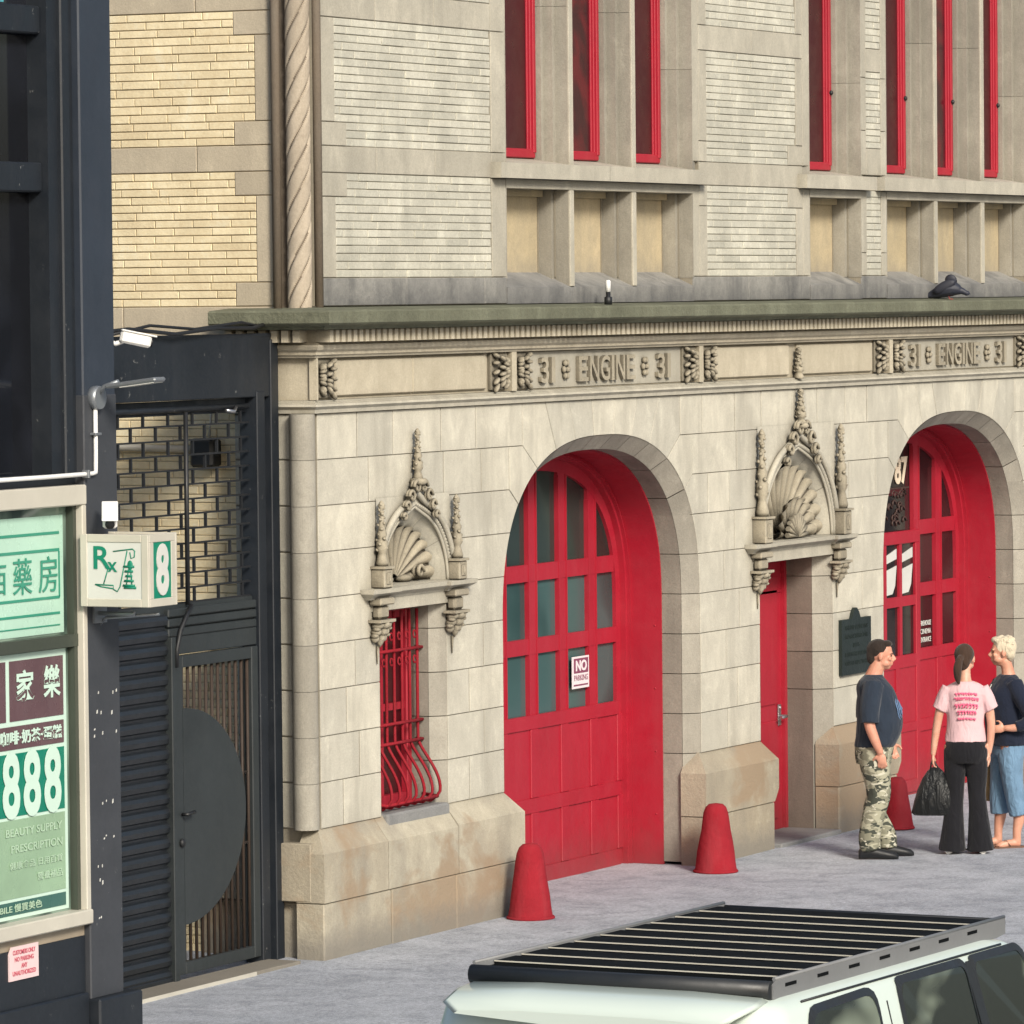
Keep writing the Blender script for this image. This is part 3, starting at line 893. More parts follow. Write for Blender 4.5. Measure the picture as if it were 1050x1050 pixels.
# narrow pier between the single and the triple window
for z0, z1 in ((ZB1, 4.86), (4.86, 5.39), (5.52, 5.9), (5.9, 6.35), (6.35, ZTOP)): trim(10.01, 10.14, z0, z1); trim(10.47, 10.59, z0, z1)
brickfield(10.14, 10.47, ZB1, 5.39); brickfield(10.14, 10.47, 5.75, 6.40); trim(10.14, 10.47, 5.52, 5.75); trim(10.14, 10.47, 6.40, 6.6); brickfield(10.14, 10.47, 6.6, ZTOP)
flush()
column_zone(14.15, XEND, lq=.16, rq=0)
trim(13.99, 14.15, ZB1, ZS0); trim(13.99, 14.15, ZS0, ZTOP)
flush()

STEPS = [((.0, .11), (.05, .075), (.045, .065))]
def stair(xh, y0=YU, steps=None):
    """stepped jamb profile going inward"""
    steps = steps or STEPS[0]
    pts = []; x, y = xh, y0
    pts.append((x, y))
    for dx, dy in steps:
        x += dx; pts.append((x, y)); y += dy; pts.append((x, y))
    return pts
def mullion(mb, xc, half, z0, z1, zfront=None, tint=None):
    pr = stair(half)
    poly = [(xc + p[0], p[1]) for p in pr] + [(xc - p[0], p[1]) for p in reversed(pr)]
    mb.prism(poly, z0, z1, random.uniform(.2, 1) if tint is None else tint, axis='z')
def half_jamb(mb, x, sgn, z0, z1, tint=None):
    x = x + sgn * .004
    pr = stair(0, YU - .002)
    poly = [(x + sgn * p[0], p[1]) for p in pr] + [(x - sgn * .10, pr[-1][1]), (x - sgn * .10, YU + .02), (x, YU + .02)][:2] + [(x - sgn * .1, YU + .02)]
    mb.prism(poly, z0, z1, random.uniform(.2, 1) if tint is None else tint, axis='z')
YW = .31
def window_group(xs, name_w='upper_window'):
    """xs: list of (x0,x1) openings"""
    a, b = xs[0][0], xs[-1][1]
    mb = MB()
    for (z0, z1) in ((5.505, 6.30), (6.303, 7.2), (7.203, ZTOP)):
        pass
    for j_, (x_, sg_) in enumerate(((a, 1), (b, -1))):
        mb = MB()
        for (z0, z1) in ((5.505, 6.30), (6.303, 7.2), (7.203, ZTOP)): half_jamb(mb, x_, sg_, z0, z1)
        mb.build('jamb', M['splay'], FH)
    for (p, q) in zip(xs[:-1], xs[1:]):
        mb = MB()
        for (z0, z1) in ((5.505, 6.70), (6.703, ZTOP)): mullion(mb, (p[1] + q[0]) / 2, (q[0] - p[1]) / 2, z0, z1)
        xm = (p[1] + q[0]) / 2; hm = (q[0] - p[1]) / 2
        mb.box(xm - hm - .001, xm + hm + .001, YU - .005, YU + .012, 5.506, ZTOP, .9, 1, bev=.003)
        mb.build('mullion', [M['splay'], M['trim']], FH)  # sides painted in shade, nose in the paler lit stone
    # lower blind panels
    STEPS[0] = ((.0, .13), (.05, .11))
    for x_, sg_ in ((a, 1), (b, -1)):
        mb = MB(); half_jamb(mb, x_, sg_, ZB1 - .01, 5.32); mb.build('panel_jamb', M['splay'], FH)
    for (p, q) in zip(xs[:-1], xs[1:]):
        mb = MB(); mullion(mb, (p[1] + q[0]) / 2, (q[0] - p[1]) / 2, ZB1 - .07, 5.32); xm = (p[1] + q[0]) / 2; hm = (q[0] - p[1]) / 2; mb.box(xm - hm - .001, xm + hm + .001, YU - .005, YU + .012, ZB1 - .07, 5.318, .9, 1, bev=.003); mb.build('panel_mullion', [M['splay'], M['trim']], FH)
    STEPS[0] = ((.0, .11), (.05, .075), (.045, .065))
    YP = .295
    gr_ = MB()  # thin dark strips painting the gap shadows at the step corners
    for p, q in xs:
        gr_.box(p + .05, p + .066, YP - .012, YP - .003, ZB1, 5.30, 0); gr_.box(q - .066, q - .05, YP - .012, YP - .003, ZB1, 5.30, 0)
        gr_.box(q - .012, q - .002, .165, .178, ZB1, 5.31, 0)
    gr_.build('panel_gap_shade', M['mortar'], FH)
    for p, q in xs:
        pn = MB(); so = MB()
        pn.box(p + .02, q - .02, YP - .002, YP + .05, ZB1 - .05, 5.40, random.uniform(.3, 1))
        pn.box(p + .06, q - .06, YP - .05, YP - .004, 5.27, 5.32, .8)
        # sloping sill
        so.add([(p, YU - .005, ZB1 - .075), (q, YU - .005, ZB1 - .075), (q, YW, ZB1 + .045), (p, YW, ZB1 + .045), (p, YU - .005, ZB0), (q, YU - .005, ZB0), (q, YW, ZB0), (p, YW, ZB0)],
               [(0, 1, 2, 3), (0, 1, 5, 4), (4, 5, 6, 7), (0, 3, 7, 4), (1, 2, 6, 5), (2, 3, 7, 6)], random.uniform(0, 1))
        pn.build('blind_panel', M['panel_stone'], FH); so.build('panel_sill', M['sooty'], FH)
    so = MB()
    for (p, q) in zip(xs[:-1], xs[1:]):
        so.box(p[1], q[0], YU - .004, YU + .3, ZB0, ZB1 - .075, .5)
    if len(xs) > 1: so.build('mullion_base', M['sooty'], FH)
    # head of panels = band under the sill
    tb = MB(); tb.box(a - .001, b + .001, YU - .003, YW + .05, 5.322, 5.388, .6); tb.build('panel_head', M['trim'], FH)
    sb = MB()
    x0, x1 = a - .25, b + .16
    n = max(1, round((x1 - x0) / 1.9)); w = (x1 - x0) / n
    for i in range(n):
        p, q = x0 + w * i + .002, x0 + w * (i + 1) - .002
        sb.add([(p, -.035, 5.392), (q, -.035, 5.392), (q, -.035, 5.505), (p, -.035, 5.505), (p, YW + .1, 5.392), (q, YW + .1, 5.392), (q, YW + .1, 5.575), (p, YW + .1, 5.575), (p, YU, 5.508), (q, YU, 5.508)],
               [(0, 1, 2, 3), (3, 2, 9, 8), (8, 9, 6, 7), (0, 1, 5, 4), (4, 5, 6, 7), (0, 3, 8, 7, 4), (1, 2, 9, 6, 5)], random.uniform(.4, 1))
    sb.build('sill_course', M['trim'], FH)
    for i, (p, q) in enumerate(xs):
        fr = MB(); a_, b_ = p + .105, q - .105; y = YW - .04
        for w0, w1, dy in ((0, .045, 0), (.045, .072, .014), (.072, .095, .028)):
            fr.box(a_ + w0, a_ + w1, y + dy, y + .14, 5.60, ZTOP, .5, bev=.005); fr.box(b_ - w1, b_ - w0, y + dy, y + .14, 5.60, ZTOP, .5, bev=.005)
        fr.box(a_, b_, y + .008, y + .14, 5.56, 5.63, .5, bev=.008)
        fr.box(a_, b_, y + .06, y + .14, 7.0, 7.06, .5)
        w_ = fr.build('window', M['red'], FH)
        gl = MB(); gl.box(a_ + .08, b_ - .08, y + .040, y + .13, 5.62, ZTOP - .05)
        gl.build('glass', M['red_dark'] if i != 1 else M['red_dark2'], w_)
        if p > 8 :
            kn = MB(); kn.blob((b_ - .03, y - .008, 6.22 + .0), (.018, .02, .022)); kn.build('latch', M['black'], w_)
window_group([(3.12, 4.21), (4.28, 5.34), (5.41, 6.49)])
window_group([(8.88, 10.01)])
window_group([(10.59, 11.71), (11.78, 12.85), (12.93, 13.99)])
flush()

# corner rope column and side wall of the upper floor
rc = MB()
ctr = (.055, .135)
pr = []
NT = 64
rad = .085
zz = 4.45; rows = []
while zz < ZTOP:
    tw = -zz / .80 * 2 * PI
    row = []
    for i in range(NT):
        t = 2 * PI * i / NT
        s_ = abs(math.sin((t + tw) * 2))
        r_ = rad * (.70 + .30 * min(1, s_ * 2.2) ** .6)
        row.append((ctr[0] + r_ * math.cos(t), ctr[1] + r_ * math.sin(t), zz))
    rows.append(row); zz += .012
bi = len(rc.v); rc.v += [p for r in rows for p in r]
for j in range(len(rows) - 1):
    tw = -(4.45 + .012 * (j + .5)) / .80 * 2 * PI
    for i in range(NT):
        t = 2 * PI * (i + .5) / NT
        g_ = abs(math.sin((t + tw) * 2)) < .15
        rc.f.append([bi + j * NT + i, bi + j * NT + (i + 1) % NT, bi + (j + 1) * NT + (i + 1) % NT, bi + (j + 1) * NT + i]); rc.t.append(.4); rc.m.append(1 if g_ else 0); rc.smooth.append(True)
rc.build('rope_column', [M['rope'], M['rope_groove']], FH)
mu = MB()
for (x, y) in ((-.025, .265), (.165, .045)):
    mu.lathe([(.032, 4.45), (.032, ZTOP)], (x, y, 0), 10, .3)
mu.box(.05, .13, .13, .30, 4.44, ZTOP, .1)
mu.build('rope_column_beads', M['rope_groove'], FH)
sst = MB(); sbr = MB(); sbm = MB()
XS = .0
def sidetrim(y0, y1, z0, z1):
    sst.stone([(y0, z0), (y1, z0), (y1, z1), (y0, z1)], XS, XS + .2, gap=.003, bev=.004, tint=random.uniform(0, 1), axis='x')
    sbm.box(XS + .01, XS + .2, y0, y1, z0, z1)
def sidebricks(y0, y1, z0, z1, odd=0):
    brickfield(y0, y1, z0, z1, y=XS + .004, L=.30, odd=odd, mb=sbr, mm=sbm, axis='x')
YE = 9.0
sidetrim(.29, 1.5, 4.20, 4.475); sidetrim(1.5, 3.5, 4.20, 4.475); sidetrim(3.5, YE, 4.2, 4.475)
for (z0, z1, first) in ((4.475, 5.40, 0), (5.58, 6.50, 1), (6.68, ZTOP, 0)):
    if not first:
        sidetrim(.29, .44, z0 + .165, z1 - .165) ; sidetrim(.29, .605, z0, z0 + .165); sidetrim(.29, .605, z1 - .165, z1)
        sidebricks(.605, YE, z0, z0 + .165); sidebricks(.44, YE, z0 + .165, z1 - .165, 1); sidebricks(.605, YE, z1 - .165, z1)
    else:
        sidetrim(.29, .605, z0, z0 + .165); sidetrim(.29, .44, z0 + .165, z1 - .165); sidetrim(.29, .605, z1 - .165, z1)
        sidebricks(.605, YE, z0, z0 + .165); sidebricks(.44, YE, z0 + .165, z1 - .165, 1); sidebricks(.605, YE, z1 - .165, z1)
for z0, z1 in ((5.40, 5.58), (6.50, 6.68)):
    sidetrim(.29, .9, z0, z1); sidetrim(.9, 2.8, z0, z1); sidetrim(2.8, YE, z0, z1)
# lower yellow brick side wall, seen through the grille and the gate
lbr = MB(); lbm = MB(); brickfield(.62, YE, 0.0, 4.2, y=XS + .004, L=.30, mb=lbr, mm=lbm, axis='x')
lbm.build('lower_side_joints', stone_mat('pale_mortar', (.55, .47, .32), (.6, .5, .35)), FH)
lbr.build('lower_side_brickwork', stone_mat('lit_side_brick', (.84, .70, .44), (.93, .82, .56), stain=(.5, .4, .25), stain_amt=.4, streak=.2, grain=60), FH)  # same wall brick in a brighter copy, painted for light in the alley
sst.build('side_quoins', M['side_trim'], FH); sbr.build('side_brickwork', M['yellow_brick'], FH); sbm.build('side_joints', M['yellow_mortar'], FH)
# roof closes the top
rf = MB(); rf.box(.2, XEND, .5, YE, ZTOP - .05, ZTOP + .1); rf.box(XEND - .2, XEND, .5, YE, 0, ZTOP - .06); rf.box(.3, XEND - .3, YE - .2, YE - .05, 0, ZTOP - .06)
rf.build('roof', M['charcoal'], FH)
pc = MB(); pc.box(-.03, XEND, -.02, .3, ZTOP, ZTOP + .35, .5); pc.build('parapet', M['trim'], FH)
# dark interior behind the openings
it = MB(); it.box(.3, XEND - .3, 1.6, 1.7, 0, 4.2); it.box(.2, XEND - .3, .5, 1.6, 4.21, 4.25); it.build('inner_wall', M['black'], FH)
# ================================================================== arched vehicle doors
def zarch(dx, a, b): return SPR + b * max(0, 1 - min(1, abs(dx) / a) ** NX) ** (1 / NX)
def outline(c, a, b, n=40):
    pts = [(c + a, 0.0)] + [(c + a, SPR * i / 4) for i in range(1, 4)]
    pts += [sup(c, a, b, PI * i / n) for i in range(n + 1)]
    pts += [(c - a, SPR * i / 4) for i in (3, 2, 1)] + [(c - a, 0.0)]
    return pts
def tunnel(mb, c, a, b, y0, y1, tint=.5):
    o = outline(c, a, b); n = len(o)
    mb.add([(p[0], y0, p[1]) for p in o] + [(p[0], y1, p[1]) for p in o], [(i, i + 1, n + i + 1, n + i) for i in range(n - 1)], tint, 0, True)
def ring(mb, c, a0, b0, y0, a1, b1, y1, tint=.5):
    o, q = outline(c, a0, b0), outline(c, a1, b1); n = len(o)
    mb.add([(p[0], y0, p[1]) for p in o] + [(p[0], y1, p[1]) for p in q], [(i, i + 1, n + i + 1, n + i) for i in range(n - 1)], tint)
def arch_bay(c, second):
    A, B = AR - .125, BR - .125
    fr = MB()
    ring(fr, c, A + .03, B + .03, .285, A, B, .285); tunnel(fr, c, A, B, .285, .55)
    # bead
    ring(fr, c, A, B, .55, A - .03, B - .03, .54); tunnel(fr, c, A - .03, B - .03, .54, .57); ring(fr, c, A - .03, B - .03, .57, A - .055, B - .055, .57)
    tunnel(fr, c, A - .055, B - .055, .57, .63)
    for sgn in (-1, 1):     # studs on the jamb
        for k in range(5):
            fr.blob((c + sgn * A, .34 + .0, .4 + .5 * k), (.008, .008, .008), None, 6, 4)
    fr.build('arch_frame', M['red'], FH)
    a, b = A - .055, B - .055           # door leaf outer curve
    cc_ = c + .02
    d = MB()
    YD = .62
    # arched stile
    ag, bg = a - .075, b - .10          # daylight curve
    ring(d, c, a + .01, b + .01, YD, ag, bg, YD); tunnel(d, c, ag, bg, YD, YD + .05)
    bars = [0, .54, 1.08]
    zr = [(2.335, 2.465), (1.775, 1.895), (1.17, 1.305)]
    half = .068
    panes = []
    cols = [(-1.55, -1.148), (-1.012, -.608), (-.472, -.068), (.068, .472), (.608, 1.012), (1.148, 1.55)]
    # uprights
    for i in range(5):
        x0, x1 = cols[i][1], cols[i + 1][0]
        skip = second and i in (0, 1, 2)
        zt0, zt1 = zarch(x0, ag, bg), zarch(x1, ag, bg)
        zbase = 1.24
        if skip: continue
        d.prism([(c + x0, zbase), (c + x1, zbase), (c + x1, zt1 + .02), (c + x0, zt0 + .02)], YD + .002, YD + .05)
        for xx in (x0, x1):      # glazing beads
            d.box(c + xx - .008, c + xx + .008, YD - .008, YD + .03, zbase + .06, min(zt0, zt1) - .0, .3)
    for z0, z1 in zr[:2]:
        w = half_w(z1, ag, bg)
        x0 = -w if not second else .50
        d.box(c + x0, c + w, YD - .003, YD + .05, z0, z1)
    # solid lower part
    x0 = -ag if not second else .5
    d.box(c - ag - .01, c + ag + .01, YD + .002, YD + .06, .0, 1.24)
    d.box(c + x0, c + ag + .02, YD - .014, YD + .02, 1.20, 1.305); d.box(c + x0, c + ag + .02, YD - .014, YD + .02, .555, .665)
    d.box(c - ag - .02, c + ag + .02, YD - .014, YD + .02, .0, .125)
    for i in range(7):
        x = [-1.6, -1.08, -.54, 0, .54, 1.08, 1.6][i]
        if second and x < .6 : continue
        hw = .068 if 0 < i < 6 else .09
        d.box(c + x - hw, c + x + hw, YD - .012, YD + .02, .126, .554, bev=.005); d.box(c + x - hw, c + x + hw, YD - .012, YD + .02, .666, 1.199, bev=.005)
    D = d.build('garage_door', M['red'], FH)
    # panes: the upper row follows the arch
    for i, (x0, x1) in enumerate(cols):
        if second and i < 4: continue
        n = 6
        xs = [x0 + (x1 - x0) * k / n for k in range(n + 1)]
        top = [(c + x, zarch(x, ag, bg) + .01) for x in reversed(xs) if abs(x) < ag]
        p = MB(); p.prism([(c + max(x0, -ag + .01), 2.45), (c + min(x1, ag - .01), 2.45)] + top, YD + .03, YD + .04)
        p.build('pane', M['door_glass_dark'] if not second else M['dark_glass'], D)
        for z0, z1 in ((1.88, 2.34), (1.29, 1.79)):
            p = MB(); p.box(c + x0 - .01, c + x1 + .01, YD + .03, YD + .04, z0, z1)
            p.build('pane', M['door_glass'] if not second else M['dark_glass'], D)
    if second:
        # pass door with its own frame, hung in the left part and proud of the leaf
        w = MB(); yw = YD - .03
        xl, xr = c - 1.16, c + .545
        w.box(xl, xr, yw, yw + .05, 2.27, 2.385, bev=.006); w.box(xr - .085, xr, yw, yw + .05, .03, 2.27, bev=.006); w.box(xl, xl + .08, yw, yw + .05, .03, 2.27, bev=.006)
        w.box(xl + .08, xr - .085, yw + .012, yw + .05, .03, 1.20)
        w.box(xl + .08, xr - .085, yw + .006, yw + .05, 1.71, 1.80)
        px_ = [xl + .08, xl + .48, xl + .56, c - .25 + .33, c + .135, c + .46]
        bars_ = [(xl + .48, xl + .56), (c - .30, c - .23), (c + .075, c + .14)]
        for x0, x1 in bars_: w.box(x0, x1, yw + .008, yw + .05, 1.26, 2.27)
        for z0, z1 in ((.03, .14), (.58, .66), (1.16, 1.27)): w.box(xl + .08, xr - .085, yw, yw + .03, z0, z1)
        for x0, x1 in ((xl + .56, xl + .64), (c - .04, c + .05)): w.box(x0, x1, yw + .001, yw + .03, .14, 1.16)
        W = w.build('pass_door', M['red'], FH)
        for x0, x1 in ((xl + .08, bars_[0][0]), (bars_[0][1], bars_[1][0]), (bars_[1][1], bars_[2][0]), (bars_[2][1], xr - .085)):
            for z0, z1 in ((1.27, 1.71), (1.80, 2.27)):
                p = MB(); p.box(x0, x1, yw + .03, yw + .036, z0, z1); P_ = p.build('pane', M['dark_glass'], W)
                if z0 > 1.5 and x1 > c - .1:
                    q = MB(); q.prism([(x0 + .01, 1.82), (x1 - .13, 1.83), (x1 - .07, 1.90), (x1 - .03, 2.08), (x0 + .01, 2.04)], yw + .022, yw + .028)
                    q.prism([(x0 + .01, 2.10), (x1 - .03, 2.14), (x1 - .03, 2.23), (x0 + .01, 2.17)], yw + .022, yw + .028)
                    q.build('pane_reflection', M['offwhite'], P_)  # off-white shapes painting reflections on the pane
        # undivided fanlight with an old carved board behind it and the house number
        n = 18; xs = [-1.5 + 1.97 * k / n for k in range(n + 1)]
        p = MB(); p.prism([(c - 1.5, 2.36), (c + .47, 2.36)] + [(c + x, zarch(x, ag, bg) + .01) for x in reversed(xs)], YD + .034, YD + .04)
        T = p.build('fanlight', M['dark_glass'], D)
        r = MB()
        for k in range(90):
            x = c - 1.3 + 1.70 * random.random(); z = 2.44 + .30 * random.random()
            r.tube([(x + .05 * math.cos(a) * (1 - a / 12), YD + .028, z + .035 * math.sin(a)) for a in [q * .7 for q in range(6)]], .008, 5, random.random())
        r.box(c - 1.35, c + .44, YD + .024, YD + .033, 2.76, 2.775)
        r.build('carved_board', paint_mat('old_carved_board', (.06, .032, .026), rough=.6, var=.4), T)
        nb = MB(); text_into(nb, '87', .30, .25, (c + .10, YD + .028, 2.80), depth=.006, bold=.03)
        nb.build('house_number', paint_mat('gilt_number', (.85, .72, .55), rough=.4), T)
        nb = MB(); nb.box(c - .9, c + .30, YD + .026, YD + .033, 2.705, 2.758); nb.build('number_board', M['red_dark'], T)
        ti = MB()
        for k in range(3):
            text_into(ti, ['FIREHOUSE', 'CINEMA', 'ENTRANCE'][k], .26, .045, (c + .68, YD + .022, 1.50 - .075 * k), depth=.003)
        ti.build('door_lettering', M['offwhite'], D)
    return D
D1 = arch_bay(ARCH[0], False)
D2 = arch_bay(ARCH[1], True)

# NO PARKING sheet taped to a pane
s = thing('paper_sign', 'small white and pink paper NO PARKING sign taped to an arched door pane', 'sign', (5.53, .60, 1.48))
b = MB(); b.prism([(5.355, 1.455), (5.665, 1.455), (5.665, 1.705), (5.355, 1.705)], .607, .611)
b.build('sheet', M['paper'], s)
b = MB(); 
b.box(5.385, 5.645, .604, .6065, 1.575, 1.69); b.build('heading_panel', M['paper_ink'], s)
b = MB(); text_into(b, 'NO', .20, .085, (5.415, .6035, 1.59), depth=.002, bold=.04); b.build('heading', M['paper'], s)
b = MB(); text_into(b, 'PARKING', .25, .045, (5.39, .6065, 1.515), depth=.002); b.box(5.38, 5.64, .6045, .6065, 1.475, 1.487); b.build('small_print', M['paper_ink'], s)

# ================================================================== barred window
w = MB()
for x0, x1 in ((1.03, 1.10), (1.805, 1.875)): w.box(x0, x1, .24, .32, .90, 2.31, bev=.006)
w.box(1.10, 1.805, .25, .32, .90, .98); w.box(1.10, 1.805, .25, .32, 2.24, 2.31); w.box(1.10, 1.805, .26, .31, 1.58, 1.63)
w.box(1.43, 1.475, .262, .31, .98, 2.24)
W = w.build('ground_window', M['red'], FH)
g = MB(); g.box(1.10, 1.805, .29, .30, .97, 2.25); g.build('glass', M['red_dark'], W)
g = MB()
def belly(z):
    t = (1.36 - z) / .44
    if t < 0: return .0
    t = min(1, t)
    return .16 * math.sin(PI * min(1, t * .62 + .0)) ** 1.3 if t < .8 else .16 * math.sin(PI * min(1, .8 * .62)) ** 1.3 * (1 - ((t - .8) / .2) ** 2 * .45)
for i in range(7):
    x = 1.09 + .725 * i / 6
    side = (x - 1.4525) / .3625
    pts = []
    for k in range(40):
        z = 2.30 - 1.38 * k / 39
        pts.append((x + side * belly(z) * .10, .16 - belly(z) * 1.05, z))
    pts.append((pts[-1][0], .17, .925))
    g.tube(pts, .0115, 6, .5)
for z, k in ((2.02, 0), (1.50, 0), (1.36, 0)):
    g.tube([(1.045, .20, z), (1.045, .145, z), (1.86, .145, z), (1.86, .20, z)], .013, 6)
g.tube([(1.03, .16, .965), (1.05, .03, .95), (1.86, .03, .95), (1.88, .16, .965)], .013, 6)
for i in range(6):     # scroll tips between the bars
    x = 1.15 + .725 * i / 6
    for z in (2.12, 1.94):
        g.tube([(x + .020 * math.cos(a), .15, z + .028 * math.sin(a)) for a in [q * .8 for q in range(8)]], .006, 5)
g.build('window_grille', M['red_cone'], W)

# ================================================================== house door
d = MB()
d.box(7.78, 9.08, .405, .46, .0, 2.29)
d.box(7.78, 7.86, .36, .41, 0, 2.29); d.box(9.03, 9.08, .37, .41, 0, 2.29); d.box(7.86, 9.03, .395, .41, 2.02, 2.04, 0)
for z0, z1 in ((.12, .95), (1.08, 2.16)):
    for a, b_ in ((8.0, 8.42), (8.52, 8.94)):
        d.box(a, b_, .395, .41, z0, z1, bev=.01)
Dd = d.build('house_door', M['red'], FH)
h = MB(); h.box(8.93, 8.99, .388, .402, .90, 1.08, bev=.004); h.tube([(8.96, .39, .98), (8.96, .33, .98), (8.85, .33, .975)], .014, 8); h.blob((8.96, .385, 1.05), (.018, .01, .018))
h.build('handle', M['steel'], Dd)

# bronze plaque
p = thing('bronze_plaque', 'dark bronze plaque with a small crest, on the stone beside the right arch', 'plaque', (9.64, 0, 1.53))
b = MB(); b.prism([(9.32, 1.30), (9.97, 1.30), (9.97, 1.77), (9.74, 1.77), (9.71, 1.82), (9.66, 1.86), (9.63, 1.86), (9.58, 1.82), (9.55, 1.77), (9.32, 1.77)], -.03, .01)
b.build('plate', M['bronze'], p)
b = MB()
for k, t in enumerate(('ENGINE COMPANY', 'NUMBER THIRTY ONE', '1895', 'LANDMARK BUILDING', 'CITY OF NEW YORK')):
    text_into(b, t, .5 if t != '1895' else .14, .035, (9.395 if t != '1895' else 9.57, -.030, 1.68 - .075 * k), depth=.004)
b.build('raised_lettering', M['bronze'], p)

# ================================================================== cones (painted guard stones)
def guard(x, y, r, h, seed, label):
    random.seed(seed)
    t = thing('guard_stone', label, 'bollard', (x, y, 0), group='red guard stones beside the arches')
    b = MB(); n = 20; rows = []
    prof = [(1.06, 0), (1.0, .05), (.94, .15), (.88, .30), (.80, .45), (.72, .60), (.66, .74), (.60, .86), (.50, .94), (.34, .985), (.02, 1.0)]
    for k, (rr, zz) in enumerate(prof):
        rows.append([(x + r * rr * (1 + .05 * noise.noise((math.cos(2 * PI * i / n) * 1.5, math.sin(2 * PI * i / n) * 1.5 + seed, zz * 3))) * math.cos(2 * PI * i / n) + .03 * h * zz * math.sin(seed),
                      y + r * rr * (1 + .05 * noise.noise((math.cos(2 * PI * i / n) * 1.5 + 5, math.sin(2 * PI * i / n) * 1.5 + seed, zz * 3))) * math.sin(2 * PI * i / n), h * zz) for i in range(n)])
    b.rings(rows); b.build('cone', M['red_cone'], t)
    b = MB(); b.lathe([(r * 1.07, 0), (r * 1.09, .010), (r * 1.04, .02)], (x, y, 0), 20); b.build('base_fillet', M['red_cone'], t)
guard(2.63, -.33, .165, .55, 3, 'red guard stone at the left foot of the first arch, nearest the barred window')
guard(5.97, -.33, .165, .54, 8, 'red guard stone between the first arch and the narrow red door')
guard(9.62, -.40, .135, .44, 5, 'red guard stone half hidden behind the man in camouflage trousers')
# ================================================================== dark shop building on the left
YL = -.45
SH = thing('shop_building', 'dark blue painted shop building with green film on its windows, left of the firehouse', 'building', (-5, 0, 0))
b = MB()
b.box(-3.92, -3.53, YL - .03, 1.1, .20, 8.2, bev=.01); b.box(-3.92, -3.53, 1.1, 8, .20, 2.6)  # unseen rear part shaped low to let sky light onto the firehouse side
b.build('corner_pier', M['slate'], SH)
# lower part of the pier is greyer
b = MB(); b.box(-3.925, -3.525, YL - .035, YL + .05, .22, 3.95, bev=.008); b.build('pier_cladding', M['charcoal'], SH)
b = MB(); b.box(-3.93, -3.40, YL - .10, .3, -.02, .225, bev=.012); b.build('pier_base', M['blackblue'], SH)
b = MB(); b.box(-9.5, -3.93, YL + .0, YL + .30, 0, .62, bev=.004); b.box(-9.5, -3.935, YL - .03, YL, .0, .27, bev=.01); b.build('stall_riser', M['blackblue'], SH)
b = MB(); b.box(-9.5, -3.925, YL + .01, YL + .3, .62, .70); b.build('tiled_band', paint_mat('tan_tile', (.36, .30, .22), rough=.5, var=.35, streak=.2), SH)
# upper windows
b = MB()
b.box(-4.22, -3.925, YL + .02, YL + .4, 3.46, 8.2); b.box(-4.10, -4.00, YL - .01, YL + .1, 3.46, 8.2, bev=.01)
b.box(-9.5, -4.22, YL + .06, YL + .4, 5.19, 5.37, bev=.01); b.box(-9.5, -4.22, YL + .06, YL + .4, 6.15, 6.32, bev=.01); b.box(-9.5, -3.925, YL + .03, YL + .4, 3.40, 3.47)
b.box(-6.2, -6.0, YL + .06, YL + .4, 3.46, 8.2)
b.build('upper_frame', M['blackblue'], SH)
for z0, z1 in ((3.47, 5.19), (5.37, 6.15), (6.32, 8.2)):
    for x0, x1 in ((-6.0, -4.22), (-9.5, -6.2)):
        g = MB(); g.box(x0, x1, YL + .16, YL + .18, z0, z1); g.build('upper_window', M['upper_glass'], SH)
g = MB()
g.box(-4.86, -4.58, YL + .10, YL + .15, 6.33, 6.55); w_ = g.build('window_sticker', paint_mat('blue_green_sticker', (.10, .42, .50), rough=.4, var=.4), SH)
# roof and back; unseen rear kept low so light reaches the alley
b = MB(); b.box(-9.5, -3.6, YL + .41, 1.1, 8.1, 8.3); b.box(-9.5, -3.93, 1.1, 8, 2.45, 2.6); b.box(-9.5, -9.3, YL + .31, 1.0, 0, 8.1); b.box(-9.3, -3.93, .9, 1.0, 0, 8.1)
b.build('shell_walls', M['blackblue'], SH)
# shop window frame
b = MB()
b.box(-9.3, -3.925, YL - .05, YL + .12, 3.275, 3.40, bev=.008)
b.box(-3.975, -3.925, YL - .045, YL + .12, .78, 3.275, bev=.006)
b.box(-9.3, -3.925, YL - .06, YL + .12, .695, .785, bev=.008)
b.build('window_frame', M['cream'], SH)
b = MB(); b.box(-9.3, -3.975, YL - .005, YL + .12, 2.41, 2.485); b.box(-4.015, -3.975, YL - .0, YL + .12, .785, 3.275); b.build('transom_bar', paint_mat('dark_green_bar', (.05, .06, .045)), SH)
g1 = MB(); g1.box(-9.3, -4.0, YL + .05, YL + .06, 2.47, 3.28); G1 = g1.build('shop_window', M['shop_glass'], SH)
g2 = MB(); g2.box(-9.3, -4.0, YL + .05, YL + .06, .78, 2.42); G2 = g2.build('shop_window', M['shop_glass'], SH)
YF = YL + .046
f = MB(); f.box(-9.0, -4.06, YF - .0, YF + .003, 2.50, 3.22); f.build('mint_film', M['mint'], G1)
f = MB()
yl = YF - .004
f.box(-9.0, -4.11, yl, yl + .003, 3.105, 3.122); f.box(-9.0, -4.11, yl, yl + .003, 3.00, 3.018); f.box(-4.12, -4.105, yl, yl + .003, 2.72, 3.00)
f.build('film_border', M['mint_line'], G1); f = MB()
f.box(-9.0, -4.11, yl, yl + .003, 2.71, 2.727); f.box(-9.0, -4.11, yl, yl + .003, 2.615, 2.63); f.box(-9.0, -4.11, yl, yl + .003, 2.545, 2.553)
text_into(f, '房', .22, .22, (-4.36, yl - .001, 2.755), depth=.003)
text_into(f, '藥', .22, .22, (-4.66, yl - .001, 2.755), depth=.003)
